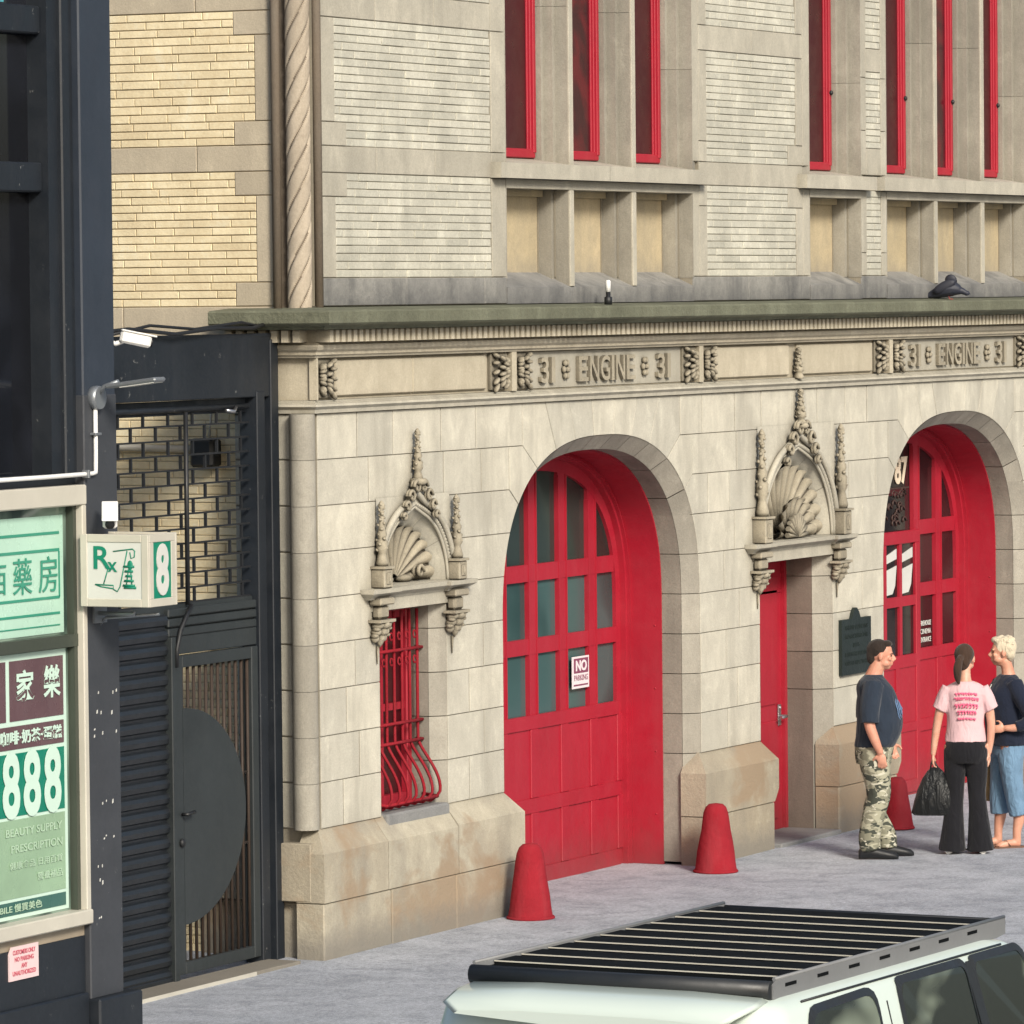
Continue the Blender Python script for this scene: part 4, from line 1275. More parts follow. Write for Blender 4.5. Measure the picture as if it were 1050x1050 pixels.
text_into(f, '西', .22, .18, (-4.96, yl - .001, 2.765), depth=.003)
f.build('film_print', M['mint_line'], G1)
f = MB(); f.box(-9.0, -4.045, YF, YF + .003, .80, 2.40); f.build('pale_film', M['pale_print'], G2)
f = MB(); f.box(-9.0, -4.76, YF - .004, YF - .001, 1.995, 2.36); f.box(-4.715, -4.085, YF - .004, YF - .001, 1.995, 2.36); f.box(-9.0, -4.085, YF - .004, YF - .001, 1.825, 1.965); f.build('plum_film', M['plum'], G2)
f = MB(); f.box(-9.0, -4.085, YF - .004, YF - .001, 1.42, 1.80); f.build('green_film', M['green_film'], G2)
f = MB(); f.box(-9.0, -4.085, YF - .004, YF - .001, .925, 1.40); f.build('pale_green_film', M['pale_green'], G2)
f = MB(); f.box(-9.0, -4.085, YF - .004, YF - .001, .825, .905); f.build('teal_film', M['teal_film'], G2)
f = MB(); yl = YF - .009
text_into(f, '家', .21, .19, (-4.65, yl, 2.11), depth=.003, bold=.02); text_into(f, '樂', .20, .20, (-4.33, yl, 2.11), depth=.003, bold=.02)
f.build('film_lettering', M['pale_print'], G2); f = MB()
text_into(f, '咖啡·奶茶·蛋糕', .72, .085, (-4.84, yl, 1.855), depth=.003, bold=.025)
f.build('film_lettering', M['pale_print'], G2); f = MB()
for k in range(4):
    text_into(f, '8', .20, .41, (-4.335 - .243 * k, yl, 1.405), depth=.003, bold=.03)
f.build('film_print', M['pale_print'], G2)
f = MB()
for z, t, w in ((1.30, 'BEAUTY SUPPLY', .66), (1.20, 'PRESCRIPTION', .60), (1.10, '健康食品 日用百貨', .62), (1.01, '營養補品', .30)):
    text_into(f, t, w, .048, (-4.13 - w, yl, z), depth=.002, bold=.01)
text_into(f, 'MOBILE 慢買美色', .62, .050, (-5.0, yl, .842), depth=.002, bold=.01)
f.build('faint_print', paint_mat('faint_print', (.42, .58, .42)), G2)
# pier scars
n_ = thing('notice_sheet', 'small pink and white notice stuck on the dark wall under the shop window', 'notice', (-4.68, YL - .005, .52))
b = MB(); b.prism([(-4.85, .44), (-4.51, .44), (-4.51, .645), (-4.82, .645), (-4.85, .60)], YL - .012, YL - .002); b.build('sheet', M['notice'], n_)
b = MB()
for k, (t, w) in enumerate((('CUSTOMERS ONLY', .26), ('NO PARKING', .22), ('ANY', .07), ('UNAUTHORIZED', .27))):
    text_into(b, t, w, .028, (-4.68 - w / 2, YL - .013, .595 - .042 * k), depth=.002, bold=.02)
b.build('red_print', M['notice_ink'], n_)

# ------------------------------------------------------------------ projecting sign
S = thing('pharmacy_sign', 'white box sign with a green Rx, scroll and mortar, projecting from the shop pier', 'sign', (-3.8, -.5, 2.88))
x0, x1, y0, y1, z0, z1 = -4.02, -3.66, -.98, -.50, 2.655, 3.10
b = MB(); b.box(x0 + .012, x1 - .012, y0 + .012, y1 - .012, z0 + .012, z1 - .012)
# metal frame edges
for (ya, yb) in ((y0, y0 + .05), (y1 - .05, y1)):
    b.box(x0, x0 + .02, ya, yb, z0, z1, .7, bev=.004); b.box(x1 - .02, x1, ya, yb, z0, z1, .7, bev=.004)
for za, zb in ((z0, z0 + .05), (z1 - .05, z1)):
    b.box(x0, x0 + .02, y0 + .05, y1 - .05, za, zb, .7, bev=.004); b.box(x1 - .02, x1, y0 + .05, y1 - .05, za, zb, .7, bev=.004)
    b.box(x0 + .02, x1 - .02, y0, y0 + .02, za, zb, .7, bev=.003)
for xa, xb in ((x0 + .02, x0 + .07), (x1 - .07, x1 - .02)): b.box(xa, xb, y0, y0 + .02, z0 + .05, z1 - .05, .7, bev=.003)
b.build('cabinet', M['cream'], S)
b = MB(); b.box(x0 + .006, x0 + .011, y0 + .05, y1 - .05, z0 + .05, z1 - .05); b.build('face', M['offwhite'], S); b = MB(); b.box(x1 - .011, x1 - .006, y0 + .05, y1 - .05, z0 + .05, z1 - .05); b.build('face', M['offwhite'], S)
b = MB(); b.box(x0 + .07, x1 - .07, y0 + .006, y0 + .011, z0 + .05, z1 - .05); b.build('end_face', M['green'], S)
b = MB()
ux = (0, -1, 0); O = lambda u, v: (x0 + .005, y1 - .05 - u * .76, z0 + .05 + v * .83)     # u to the right seen from the left
text_into(b, 'R', .12, .14, O(.06, .22), ux=ux, uz=(0, 0, 1), depth=.004, bold=.01)
text_into(b, 'x', .065, .06, O(.19, .20), ux=ux, depth=.004, bold=.01)
def ln(pts, r=.0042): b.tube([O(u, v) for u, v in pts], r, 5)
ln([(.07, .105), (.12, .09), (.24, .075), (.24, .10), (.07, .105)]); ln([(.15, .11), (.19, .22)]); ln([(.24, .07), (.275, .055), (.30, .09), (.37, .355)])
ln([(.24, .35), (.42, .37), (.44, .355), (.435, .31), (.405, .30), (.395, .345)])
for k in range(5):
    w = .028 + .012 * abs(k - 2.2); ln([(.385 - w, .10 + .035 * k), (.385 + w, .10 + .035 * k)], .0075)
ln([(.34, .085), (.45, .085)], .008)
ln([(.36, .11), (.385, .235)]); ln([(.41, .11), (.40, .235)])
b.blob(O(.395, .25), (.006, .02, .03))
b.build('face_print', M['green'], S)
b = MB(); text_into(b, '8', .15, .32, (x0 + .105, y0 + .005, z0 + .065), depth=.006, bold=.04); b.build('end_print', M['offwhite'], S)
b = MB(); b.tube([(-3.8, -.49, 2.6), (-3.8, -.75, 2.60), (-3.8, -.75, 2.62)], .014); b.tube([(-3.75, -.47, 2.52), (-3.75, -.52, 2.57), (-3.75, -.9, 2.60)], .01); b.box(-3.85, -3.7, -.50, -.47, 2.54, 3.0)
b.build('mounting_bracket', M['grey_metal'], S)

# ------------------------------------------------------------------ lamp, conduit, cameras
L = thing('wall_lamp', 'small grey flat headed wall lamp on the shop pier, pointing out to the street', 'lamp', (-3.8, -.48, 3.93))
b = MB(); b.lathe([(.07, -.04), (.075, 0), (.07, .03)], (0, 0, 0), 16); b.move(0, Matrix.Translation((-3.80, -.505, 3.93)) @ Matrix.Rotation(PI / 2, 4, 'X')); b.build('junction_box', M['grey_metal'], L)
b = MB(); b.tube([(-3.80, -.52, 3.95), (-3.80, -.56, 4.0), (-3.80, -.66, 4.03)], .014); b.build('arm', M['grey_metal'], L)
b = MB(); b.box(-.07, .07, -.36, 0, -.014, .014, bev=.01); b.move(0, Matrix.Translation((-3.80, -.60, 4.0)) @ Matrix.Rotation(R(-7), 4, 'X')); b.build('lamp_head', M['grey_metal'], L)
b = MB(); b.box(-.06, .06, -.34, -.1, -.019, -.015); b.move(0, Matrix.Translation((-3.80, -.60, 4.0)) @ Matrix.Rotation(R(-7), 4, 'X')); b.build('lens', M['offwhite'], L)
C = thing('white_conduit', 'white conduit running down the shop pier and along above the shop window', 'pipe', (-3.8, -.5, 3.5))
b = MB(); b.tube([(-3.81, -.50, 3.87), (-3.812, -.50, 3.6), (-3.815, -.50, 3.50), (-3.82, -.502, 3.47), (-3.86, -.503, 3.465), (-4.4, -.50, 3.462), (-6, -.50, 3.462)], .014, 8); b.build('tube', M['white'], C)
b = MB(); b.box(-3.85, -3.775, -.525, -.48, 3.70, 3.715, bev=.003); b.box(-3.95, -3.93, -.53, -.48, 3.44, 3.49, bev=.003); b.box(-5.2, -5.18, -.53, -.48, 3.44, 3.49); b.build('strap', M['grey_metal'], C)
def camera_body(name, label, pos, az, tilt, ln_=.22):
    t = thing(name, label, 'camera', pos, az)
    b = MB(); b.box(-.045, .045, -ln_, 0, -.04, .04, bev=.014); b.box(-.05, .05, -ln_ - .03, 0, .035, .047, bev=.004)
    b.move(0, Matrix.Rotation(tilt, 4, 'X')); b.build('housing', M['white'], t, local=True)
    b = MB(); b.lathe([(.03, 0), (.03, .012), (.005, .014)], (0, 0, 0), 12); b.move(0, Matrix.Rotation(tilt, 4, 'X') @ Matrix.Translation((0, -ln_, 0)) @ Matrix.Rotation(PI / 2, 4, 'X')); b.build('lens', M['black'], t, local=True)
    b = MB(); b.tube([(0, -.06, -.02), (0, .03, -.05), (0, .10, -.02)], .016); b.build('mount', M['white'], t, local=True)
    return t
camera_body('security_camera', 'white bullet security camera just above the Rx sign', (-3.82, -.60, 3.255), R(-60), R(28), .20)
camera_body('security_camera', 'white security camera on top of the dark fascia over the alley gate', (-2.72, -.05, 4.30), R(35), R(12), .20)

# ================================================================== alley closure
YG = .25
A = thing('alley_fascia', 'blue black sheet metal fascia and posts around the alley gate', 'gateway', (-2, YG, 0))
b = MB(); b.box(-3.5, -.10, YG - .01, YG + .25, 3.86, 4.285, bev=.006); b.build('fascia_panel', M['blackblue'], A)
b = MB()
b.box(-3.5, -.42, YG + .06, YG + .10, 3.76, 3.855); b.tube([(-3.4, YG + .03, 3.80), (-.45, YG + .03, 3.80)], .02)
b.box(-3.5, -.12, YG - .012, YG + .02, 4.268, 4.292, bev=.002)
b.box(-.40, -.29, YG - .02, YG + .12, .0, 3.90, bev=.006); b.box(-.29, -.20, YG + .03, YG + .1, 0, 3.86); b.box(-.20, -.09, YG - .02, YG + .12, 0, 4.25, bev=.006)
b.build('post', M['blackblue'], A)
b = MB(); b.tube([(-.8, YG - .0, 3.78), (-.72, YG - .02, 3.77), (-.66, YG, 3.80)], .012); b.build('hook', M['steel'], A)
G = thing('brick_pattern_grille', 'black metal grille of brick shaped openings above the shutter and gate', 'grille', (-2, YG, 2.5))
b = MB()
z = 2.515; k = 0
P_ = .098; Lx = .33
while z < 3.76:
    b.box(-3.5, -.42, YG + .032, YG + .052, z - .006, z + .006)
    x = -3.5 + (Lx / 2 if k % 2 else 0)
    while x < -.42:
        b.box(x - .0095, x + .0095, YG + .034, YG + .050, z, min(z + P_, 3.77)); x += Lx
    z += P_; k += 1
b.build('mesh_bars', M['black'], G)
b = MB(); b.tube([(-1.335, YG + .01, 2.50), (-1.335, YG + .01, 3.78)], .016, 6); b.build('rod', M['black'], G)
SL = thing('roller_shutter', 'black ribbed roller shutter closed between the shop pier and the barred gate', 'shutter', (-2.5, YG, 0))
b = MB()
pts = []
z = .02
rows = []
while z < 2.46:
    for dz, dy in ((0, .0), (.012, -.018), (.045, -.026), (.070, -.016), (.082, .004)):
        rows.append((YG + .02 + dy, z + dz))
    z += .098
V = [(-3.5, y, z_) for y, z_ in rows] + [(-1.63, y, z_) for y, z_ in rows]; n = len(rows)
b.add(V, [(i, i + 1, n + i + 1, n + i) for i in range(n - 1)])
b.build('slats', M['shutter'], SL, smooth=False)
b = MB(); b.box(-3.5, -1.60, YG - .01, YG + .06, 0.0, .05, bev=.005); b.build('bottom_rail', M['shutter'], SL)
b = MB(); b.box(-1.63, -1.57, YG - .03, YG + .08, .0, 2.30, bev=.005); b.build('guide_rail', M['gate'], SL)
b = MB()
for z0 in (2.30, 2.365, 2.43): b.box(-1.62, -.41, YG - .004, YG + .04, z0, z0 + .055, bev=.008)
b.box(-3.5, -.41, YG + .03, YG + .07, 2.28, 2.51)
b.box(-1.57, -.41, YG + .0, YG + .04, 2.18, 2.298, bev=.004)
b.build('head_plates', M['gate'], SL)
b = MB(); b.tube([(-1.57, YG - .03, 2.10), (-1.57, YG - .035, 2.22), (-1.52, YG - .035, 2.34), (-1.42, YG - .03, 2.44), (-1.34, YG - .02, 2.50)], .016, 6); b.build('cable', M['black'], SL)
GT = thing('barred_gate', 'dark metal gate with thin vertical bars and a large half disc plate behind its lock', 'gate', (-1, YG, 0))
b = MB()
b.box(-1.56, -1.45, YG - .01, YG + .06, .05, 2.17, bev=.006); b.box(-.50, -.41, YG - .01, YG + .06, .05, 2.17, bev=.006)
b.box(-1.45, -.50, YG - .008, YG + .05, 2.09, 2.17, bev=.004); b.box(-1.45, -.50, YG - .008, YG + .05, .05, .13, bev=.004)
b.build('frame', M['gate'], GT)
b = MB()
for i in range(12):
    x = -1.41 + .082 * i; b.tube([(x, YG + .025, .12), (x, YG + .025, 2.10)], .0115, 6)
b.tube([(-1.45, YG + .03, 1.32), (-.5, YG + .03, 1.32)], .010, 6); b.tube([(-1.45, YG + .03, .84), (-.5, YG + .03, .84)], .01, 6)
b.build('bars', M['rusty'], GT)
b = MB(); n = 40
poly = [(-1.46, .38)] + [(-1.46 + .85 * math.sin(PI * i / n), 1.10 - .72 * math.cos(PI * i / n)) for i in range(n + 1)] + [(-1.46, 1.82)]
b.prism(poly[1:-1], YG - .012, YG + .0); b.build('disc_plate', M['gate'], GT)
b = MB(); b.tube([(-1.50, YG - .02, 1.12), (-1.50, YG - .06, 1.12), (-1.40, YG - .06, 1.13)], .012); b.lathe([(.03, 0), (.03, .02)], (0, 0, 0), 12)
b.move(len(b.v) - 24 if False else 0, Matrix.Identity(4)); b.build('handle', M['black'], GT)
b = MB(); b.blob((-1.50, YG - .02, .93), (.03, .02, .03)); b.build('lock', M['black'], GT)
# utility lamp and conduit behind the grille on the side wall
U = thing('alley_lamp', 'black lamp box with a pale conduit on the yellow brick wall behind the grille', 'lamp', (-.1, .9, 3.5))
b = MB(); b.box(-.16, -.01, .72, .90, 3.37, 3.57, bev=.02); b.build('lamp_box', M['black'], U)
b = MB(); b.tube([(-.04, .9, 3.49), (-.04, 2.6, 3.53)], .025, 8); b.tube([(-.05, .8, 3.57), (-.05, .78, 3.75)], .008, 6); b.build('conduit', M['cream'], U)
# things on the ledge
NZ = thing('ledge_spigot', 'small dark spigot with a white cap on the ledge below the first triple window', 'spigot', (4.5, -.1, 4.46))
b = MB(); b.lathe([(.03, 0), (.03, .06), (.018, .065), (.018, .1)], (4.52, -.12, 4.45), 10); b.build('body', M['black'], NZ)
b = MB(); b.lathe([(.02, .1), (.02, .18), (.012, .19)], (4.52, -.12, 4.45), 10); b.build('cap', M['white'], NZ)

b = MB(); random.seed(12)
for z in (2.10, 1.98, 1.86, 1.83, 1.42, 1.2, 1.02, .92, .70):
    for k in range(random.choice((2, 3))):
        x = -3.88 + .30 * random.random(); zz = z + random.uniform(-.02, .02); w = random.uniform(.004, .012); h = random.uniform(.01, .03)
        b.prism([(x, zz), (x + w, zz + .004), (x + w * 1.1, zz + h), (x + w * .2, zz + h * .8)], YL - .039, YL - .034)
b.build('paint_scars', M['offwhite'], SH)
CB = thing('black_cable', 'black cable sagging along the top of the dark fascia above the alley gate', 'cable', (-1.5, .2, 4.3))
b = MB()
b.tube([(-3.4, .20, 4.33), (-2.8, .18, 4.31), (-2.2, .19, 4.34), (-1.6, .18, 4.30), (-1.0, .19, 4.335), (-.5, .2, 4.33), (-.2, .25, 4.36)], .014, 6)
b.tube([(-2.5, .17, 4.30), (-1.9, .2, 4.36), (-1.3, .2, 4.33), (-.7, .18, 4.37), (-.35, .24, 4.34)], .011, 6)
b.build('strand', M['black'], CB)
# ================================================================== ground
def pave_mat():
    m, nt, p = newmat('pavement_concrete')
    n1 = tex(nt, .9, 6, .62); n2 = tex(nt, 3.5, 8, .68, (1, 1, 1), .5); n3 = tex(nt, 130, 3, .8)
    base = ramp(nt, n1, [(.3, (.34, .36, .40)), (.7, (.46, .48, .52))])
    base = mixc(nt, ramp(nt, n2, [(.44, 0), (.62, .6)]), base, (.23, .245, .275))
    base = mixc(nt, ramp(nt, tex(nt, 1.4, 6, .65), [(.50, 0), (.70, .45)]), base, (.54, .56, .60))
    base = mixc(nt, 1.0, base, ramp(nt, n3, [(.3, .28), (.7, .72)]), 'OVERLAY')
    base = mixc(nt, .7, base, ramp(nt, tex(nt, 30, 6, .8), [(.32, .26), (.68, .74)]), 'OVERLAY')
    vo = node(nt, 'ShaderNodeTexVoronoi', feature='DISTANCE_TO_EDGE'); vo.inputs['Scale'].default_value = .55
    g = node(nt, 'ShaderNodeNewGeometry'); va = node(nt, 'ShaderNodeVectorMath', operation='ADD')
    nn = node(nt, 'ShaderNodeTexNoise'); nn.inputs['Scale'].default_value = 2.2; nn.inputs['Detail'].default_value = 6
    nt.links.new(g.outputs['Position'], nn.inputs[0]); nt.links.new(g.outputs['Position'], va.inputs[0]); nt.links.new(nn.outputs['Color'], va.inputs[1]); nt.links.new(va.outputs[0], vo.inputs['Vector'])
    base = mixc(nt, ramp(nt, vo.outputs['Distance'], [(0, .16), (.010, 0)]), base, (.10, .10, .11))
    v2 = node(nt, 'ShaderNodeTexVoronoi'); v2.inputs['Scale'].default_value = 2.2; nt.links.new(g.outputs['Position'], v2.inputs['Vector'])
    base = mixc(nt, ramp(nt, v2.outputs['Distance'], [(.035, .7), (.06, 0)]), base, (.09, .09, .10))
    nt.links.new(base, p.inputs['Base Color']); p.inputs['Roughness'].default_value = .8; p.inputs['Specular IOR Level'].default_value = .3
    b = node(nt, 'ShaderNodeBump'); b.inputs['Strength'].default_value = .8; b.inputs['Distance'].default_value = .012
    nt.links.new(tex(nt, 20, 8, .8), b.inputs['Height']); nt.links.new(b.outputs[0], p.inputs['Normal'])
    return m
PV = pave_mat()
AS = stone_mat('asphalt', (.045, .047, .05), (.06, .06, .065), stain=(.03, .03, .032), rough=.9, bump=.6)
KB = stone_mat('granite_kerb', (.22, .22, .22), (.32, .32, .31), bump=.5)
def sheet(name, x0, x1, y0, y1, z, mat, nx=1, ny=1, bump=0.0):
    b = MB()
    V = []
    for j in range(ny + 1):
        for i in range(nx + 1):
            x = x0 + (x1 - x0) * i / nx; y = y0 + (y1 - y0) * j / ny
            V.append((x, y, z + (bump * (noise.noise((x * .45, y * .6, 3)) + .4 * noise.noise((x * 1.7, y * 1.9, 1))) if bump else 0)))
    b.add(V, [(j * (nx + 1) + i, j * (nx + 1) + i + 1, (j + 1) * (nx + 1) + i + 1, (j + 1) * (nx + 1) + i) for j in range(ny) for i in range(nx)], .5, 0, True)
    return tag(b.build(name, mat), kind='structure')
sheet('pavement', -60, 60, -6.6, 9.5, 0.0, PV, 300, 60, .012)
sheet('road', -1500, 1500, -21, -6.75, -.15, AS)
sheet('ground', -3000, 3000, -3000, 3000, -.17, AS)
sheet('far_pavement', -60, 60, -40, -21.2, 0.0, PV)
k_ = MB()
x = -60
while x < 60:
    k_.box(x + .004, x + 1.79, -6.77, -6.59, -.16, .012, random.random(), bev=.012); x += 1.8
tag(k_.build('kerb', KB), kind='structure')
k_ = MB(); k_.box(-60, 60, -21.22, -21.0, -.16, .01, bev=.01); tag(k_.build('far_kerb', KB), kind='structure')
# pale threshold strip and worn slab line in front of the gates
t_ = MB(); t_.box(-3.4, -.33, -.02, .245, -.02, .022, .5, bev=.004); tag(t_.build('gate_threshold', stone_mat('threshold', (.20, .18, .15), (.26, .24, .2))), kind='structure')
t_ = MB(); t_.box(-3.4, -.98, -.036, -.02, -.02, .024, .5, bev=.003); tag(t_.build('threshold_edge', M['cream']), kind='structure')
# door step
t_ = MB(); t_.box(7.79, 9.07, -.12, .40, -.02, .035, .5, bev=.01); t_.build('door_step', M['worn'], FH)
# ================================================================== people
def skin_mat(name, c):
    m, nt, p = newmat(name)
    nt.links.new(mixc(nt, ramp(nt, tex(nt, 14, 4, .6), [(.3, 0), (.7, 1)]), c, (c[0] * .86, c[1] * .74, c[2] * .70)), p.inputs['Base Color'])
    p.inputs['Roughness'].default_value = .5; p.inputs['Subsurface Weight'].default_value = .12; p.inputs['Subsurface Radius'].default_value = (.02, .008, .005)
    return m
def cloth_mat(name, c, var=.2, rough=.9, fold=.35):
    m, nt, p = newmat(name)
    base = mixc(nt, ramp(nt, tex(nt, 6, 4, .6), [(.3, 0), (.75, 1)]), c, tuple(x * (1 - var) for x in c))
    nt.links.new(base, p.inputs['Base Color']); p.inputs['Roughness'].default_value = rough; p.inputs['Sheen Weight'].default_value = .15; p.inputs['Specular IOR Level'].default_value = .2
    b = node(nt, 'ShaderNodeBump'); b.inputs['Strength'].default_value = fold; b.inputs['Distance'].default_value = .03
    nt.links.new(tex(nt, 9, 3, .5, (1.6, 1.6, .7), 1.0), b.inputs['Height']); nt.links.new(b.outputs[0], p.inputs['Normal'])
    return m
def camo_mat():
    m, nt, p = newmat('camouflage_cloth')
    a, b_, c = tex(nt, 7, 2, .5, (1, 1, 2.0), .5), tex(nt, 9, 2, .5, (1, 1, 2.0), .6), tex(nt, 12, 2, .5, (1, 1, 2.2), .8)
    base = mixc(nt, ramp(nt, a, [(.49, 0), (.51, 1)]), (.20, .195, .14), (.33, .32, .235))
    base = mixc(nt, ramp(nt, b_, [(.53, 0), (.55, 1)]), base, (.045, .05, .038))
    base = mixc(nt, ramp(nt, c, [(.60, 0), (.62, 1)]), base, (.48, .465, .37))
    nt.links.new(base, p.inputs['Base Color']); p.inputs['Roughness'].default_value = .9
    bb = node(nt, 'ShaderNodeBump'); bb.inputs['Strength'].default_value = .4; bb.inputs['Distance'].default_value = .03
    nt.links.new(tex(nt, 8, 3, .5, (1.4, 1.4, 1), .8), bb.inputs['Height']); nt.links.new(bb.outputs[0], p.inputs['Normal'])
    return m
def loft(mb, secs, n=24, tint=.5, wob=0.0, seed=0):
    out = []
    for k, (z, cx, cy, rx, ry) in enumerate(secs):
        row = []
        for i in range(n):
            t = 2 * PI * i / n
            w = 1 + wob * noise.noise((math.cos(t) * 2 + seed, math.sin(t) * 2, z * 9))
            row.append((cx + rx * w * math.cos(t), cy + ry * w * math.sin(t), z))
        out.append(row)
    mb.rings(out, tint)
def dense(secs, k=4):
    """smooth interpolation of loft sections"""
    out = []
    n = len(secs)
    for i in range(n - 1):
        p0, p1, p2, p3 = secs[max(i - 1, 0)], secs[i], secs[i + 1], secs[min(i + 2, n - 1)]
        for j in range(k):
            t = j / k
            out.append(tuple(.5 * ((2 * b) + (-a + c) * t + (2 * a - 5 * b + 4 * c - d) * t * t + (-a + 3 * b - 3 * c + d) * t ** 3) for a, b, c, d in zip(p0, p1, p2, p3)))
    out.append(secs[-1]); return out
def limb(mb, joints, radii, k=5, n=12):
    J = [tuple(j) + (r,) for j, r in zip(joints, radii)]
    D = dense(J, k)
    mb.tube([d[:3] for d in D], [max(.004, d[3]) for d in D], n)
def remesh(mb, name, mat, parent, vox=.008, sm=3, label=None):
    o = mb.build(name, mat, parent, local=True, label=label)
    md = o.modifiers.new('r', 'REMESH'); md.mode = 'VOXEL'; md.voxel_size = vox; md.use_smooth_shade = True
    ms = o.modifiers.new('s', 'SMOOTH'); ms.factor = .5; ms.iterations = sm
    bpy.context.view_layer.update()
    me = bpy.data.meshes.new_from_object(o.evaluated_get(bpy.context.evaluated_depsgraph_get()))
    old = o.data; o.modifiers.clear(); o.data = me; bpy.data.meshes.remove(old); me.name = name
    if not me.materials: me.materials.append(mat)
    me.polygons.foreach_set('use_smooth', [True] * len(me.polygons))
    return o
def hand(mb, wrist, direction, palm_n, s=1.0, curl=.5):
    """palm and five bent fingers; palm_n = direction the palm faces"""
    w = Vector(wrist); d = Vector(direction).normalized(); pn = Vector(palm_n); pn = (pn - d * pn.dot(d)).normalized(); sd = d.cross(pn)
    Mx = Matrix((sd, d, pn)).transposed()
    mb.blob(w + d * .045 * s, (.040 * s, .052 * s, .017 * s), Mx, 10, 7)
    for i, (off, ln, r) in enumerate(((-.030, .066, .0080), (-.010, .078, .0085), (.010, .074, .0083), (.029, .058, .0072))):
        b0 = w + d * .07 * s + sd * off * s
        b1 = b0 + (d * .55 + pn * .25 * curl + sd * off * 1.5) * ln * s * .9
        b2 = b1 + (d * (.55 - .4 * curl) + pn * .8 * curl) * ln * s * .75
        limb(mb, [b0, b1, b2], [r * s * 1.1, r * s, r * s * .8], 3, 8)
    t0 = w + d * .02 * s - sd * .03 * s; t1 = t0 + (d * .5 - sd * .7 + pn * .3) * .045 * s; t2 = t1 + (d * .8 - sd * .1 + pn * .35) * .035 * s
    limb(mb, [t0, t1, t2], [.014 * s, .011 * s, .009 * s], 3, 8)
def head(mb, c, yaw=0, s=1.0, female=False, pitch=0):
    st_ = len(mb.v)
    mb.blob((0, .012, .03), (.074, .094, .090), None, 20, 14)
    mb.blob((0, -.022, -.028), (.058, .066, .082), None, 18, 12)
    mb.blob((0, -.045, -.080), (.030, .034, .026), None, 12, 8)            # chin
    mb.blob((-.035, -.030, -.055), (.028, .045, .030), None, 10, 8); mb.blob((.035, -.030, -.055), (.028, .045, .030), None, 10, 8)
    limb(mb, [(0, -.078, .020), (0, -.098, -.008), (0, -.108, -.026)], [.009, .012, .013], 3, 8)      # nose
    mb.blob((0, -.092, -.030), (.018, .014, .010), None, 8, 6)
    mb.blob((0, -.084, -.053), (.022, .011, .006), None, 8, 6); mb.blob((0, -.082, -.064), (.020, .011, .007), None, 8, 6)   # lips
    for q in (-1, 1):
        mb.blob((q * .030, -.076, .028), (.022, .012, .008), None, 8, 6)   # brow
        mb.blob((q * .077, .006, -.004), (.010, .020, .032), Matrix.Rotation(q * .25, 3, 'Z'), 10, 8)   # ear
        mb.blob((q * .043, -.066, -.018), (.022, .018, .018), None, 8, 6)  # cheek
    T = Matrix.Translation(c) @ Matrix.Rotation(yaw, 4, 'Z') @ Matrix.Rotation(pitch, 4, 'X') @ Matrix.Scale(s, 4)
    mb.move(st_, T)
    return T
def eyes(T, parent, mat):
    b = MB()
    for q in (-1, 1):
        b.blob((q * .030, -.0765, .006), (.0105, .006, .005), None, 8, 6)
    b.move(0, T); b.build('eyes', mat, parent, local=True)
    b = MB()
    for q in (-1, 1): b.tube([(q * .015, -.089, .022), (q * .032, -.087, .027), (q * .047, -.074, .022)], .0032, 5)
    b.move(0, T); return b
def shoe(mb, x, y, rz, s=1.0, h=.075):
    st_ = len(mb.v)
    secs = []
    prof = [(.11, .030, .030, .035), (.09, .040, .045, .05), (.03, .043, .048, .055), (-.05, .050, .036, .042), (-.11, .050, .030, .032), (-.155, .040, .024, .024), (-.175, .018, .016, .014)]
    rows = []
    for (yy, rx, rz_, zc_) in prof:
        rows.append([(rx * math.cos(2 * PI * i / 12), yy, max(.004, zc_ + rz_ * math.sin(2 * PI * i / 12))) for i in range(12)])
    mb.rings(rows)
    mb.move(st_, Matrix.Translation((x, y, 0)) @ Matrix.Rotation(rz, 4, 'Z') @ Matrix.Scale(s, 4))
SKIN_A = skin_mat('fair_skin', (.60, .30, .21)); SKIN_B = skin_mat('light_skin', (.64, .37, .27)); SKIN_C = skin_mat('rosy_skin', (.62, .33, .23))
DARKEYE = paint_mat('dark_eye', (.02, .015, .012), rough=.2)

# ---- person in camouflage trousers, profile to the right
P1 = thing('person', 'stout person with short dark hair in a navy T-shirt and camouflage trousers, standing in profile', 'person', (7.365, -1.125, 0), math.atan2(.437 + .0, .899))
b = MB()
T1 = head(b, (0, -.050, 1.622), yaw=R(-6), s=1.02, pitch=R(4))
limb(b, [(0, .03, 1.42), (0, .0, 1.50), (0, -.03, 1.57)], [.075, .062, .058])
loft(b, dense([(.90, 0, 0, .165, .13), (1.05, 0, -.03, .18, .16), (1.20, 0, -.02, .18, .15), (1.34, 0, .01, .185, .12), (1.42, 0, .02, .15, .09), (1.46, 0, .02, .08, .06)]))
for q in (-1, 1):
    if q < 0: J = [(-.18, .03, 1.40), (-.225, .06, 1.26), (-.245, .07, 1.11), (-.25, .03, .98), (-.235, -.02, .86)]
    else: J = [(.18, .03, 1.40), (.23, .05, 1.26), (.25, .03, 1.11), (.25, -.06, 1.0), (.235, -.13, .90)]
    limb(b, J, [.062, .052, .045, .040, .028])
    hand(b, J[-1], Vector(J[-1]) - Vector(J[-2]) + Vector((0, .02, -.08)), (-q, -.15, 0), 1.05, .55)
for q, y0, yf in ((-1, .0, .04), (1, .0, -.10)):
    yk = 0 if q < 0 else -.02
    yf = .055 if q < 0 else -.085
    limb(b, [(q * .085, .02, .88), (q * .10, .01, .74), (q * .105, yk - .01, .52), (q * .105, yk + .03, .36), (q * .105, yf + .01, .18), (q * .105, yf, .05)], [.10, .09, .07, .06, .05, .045])
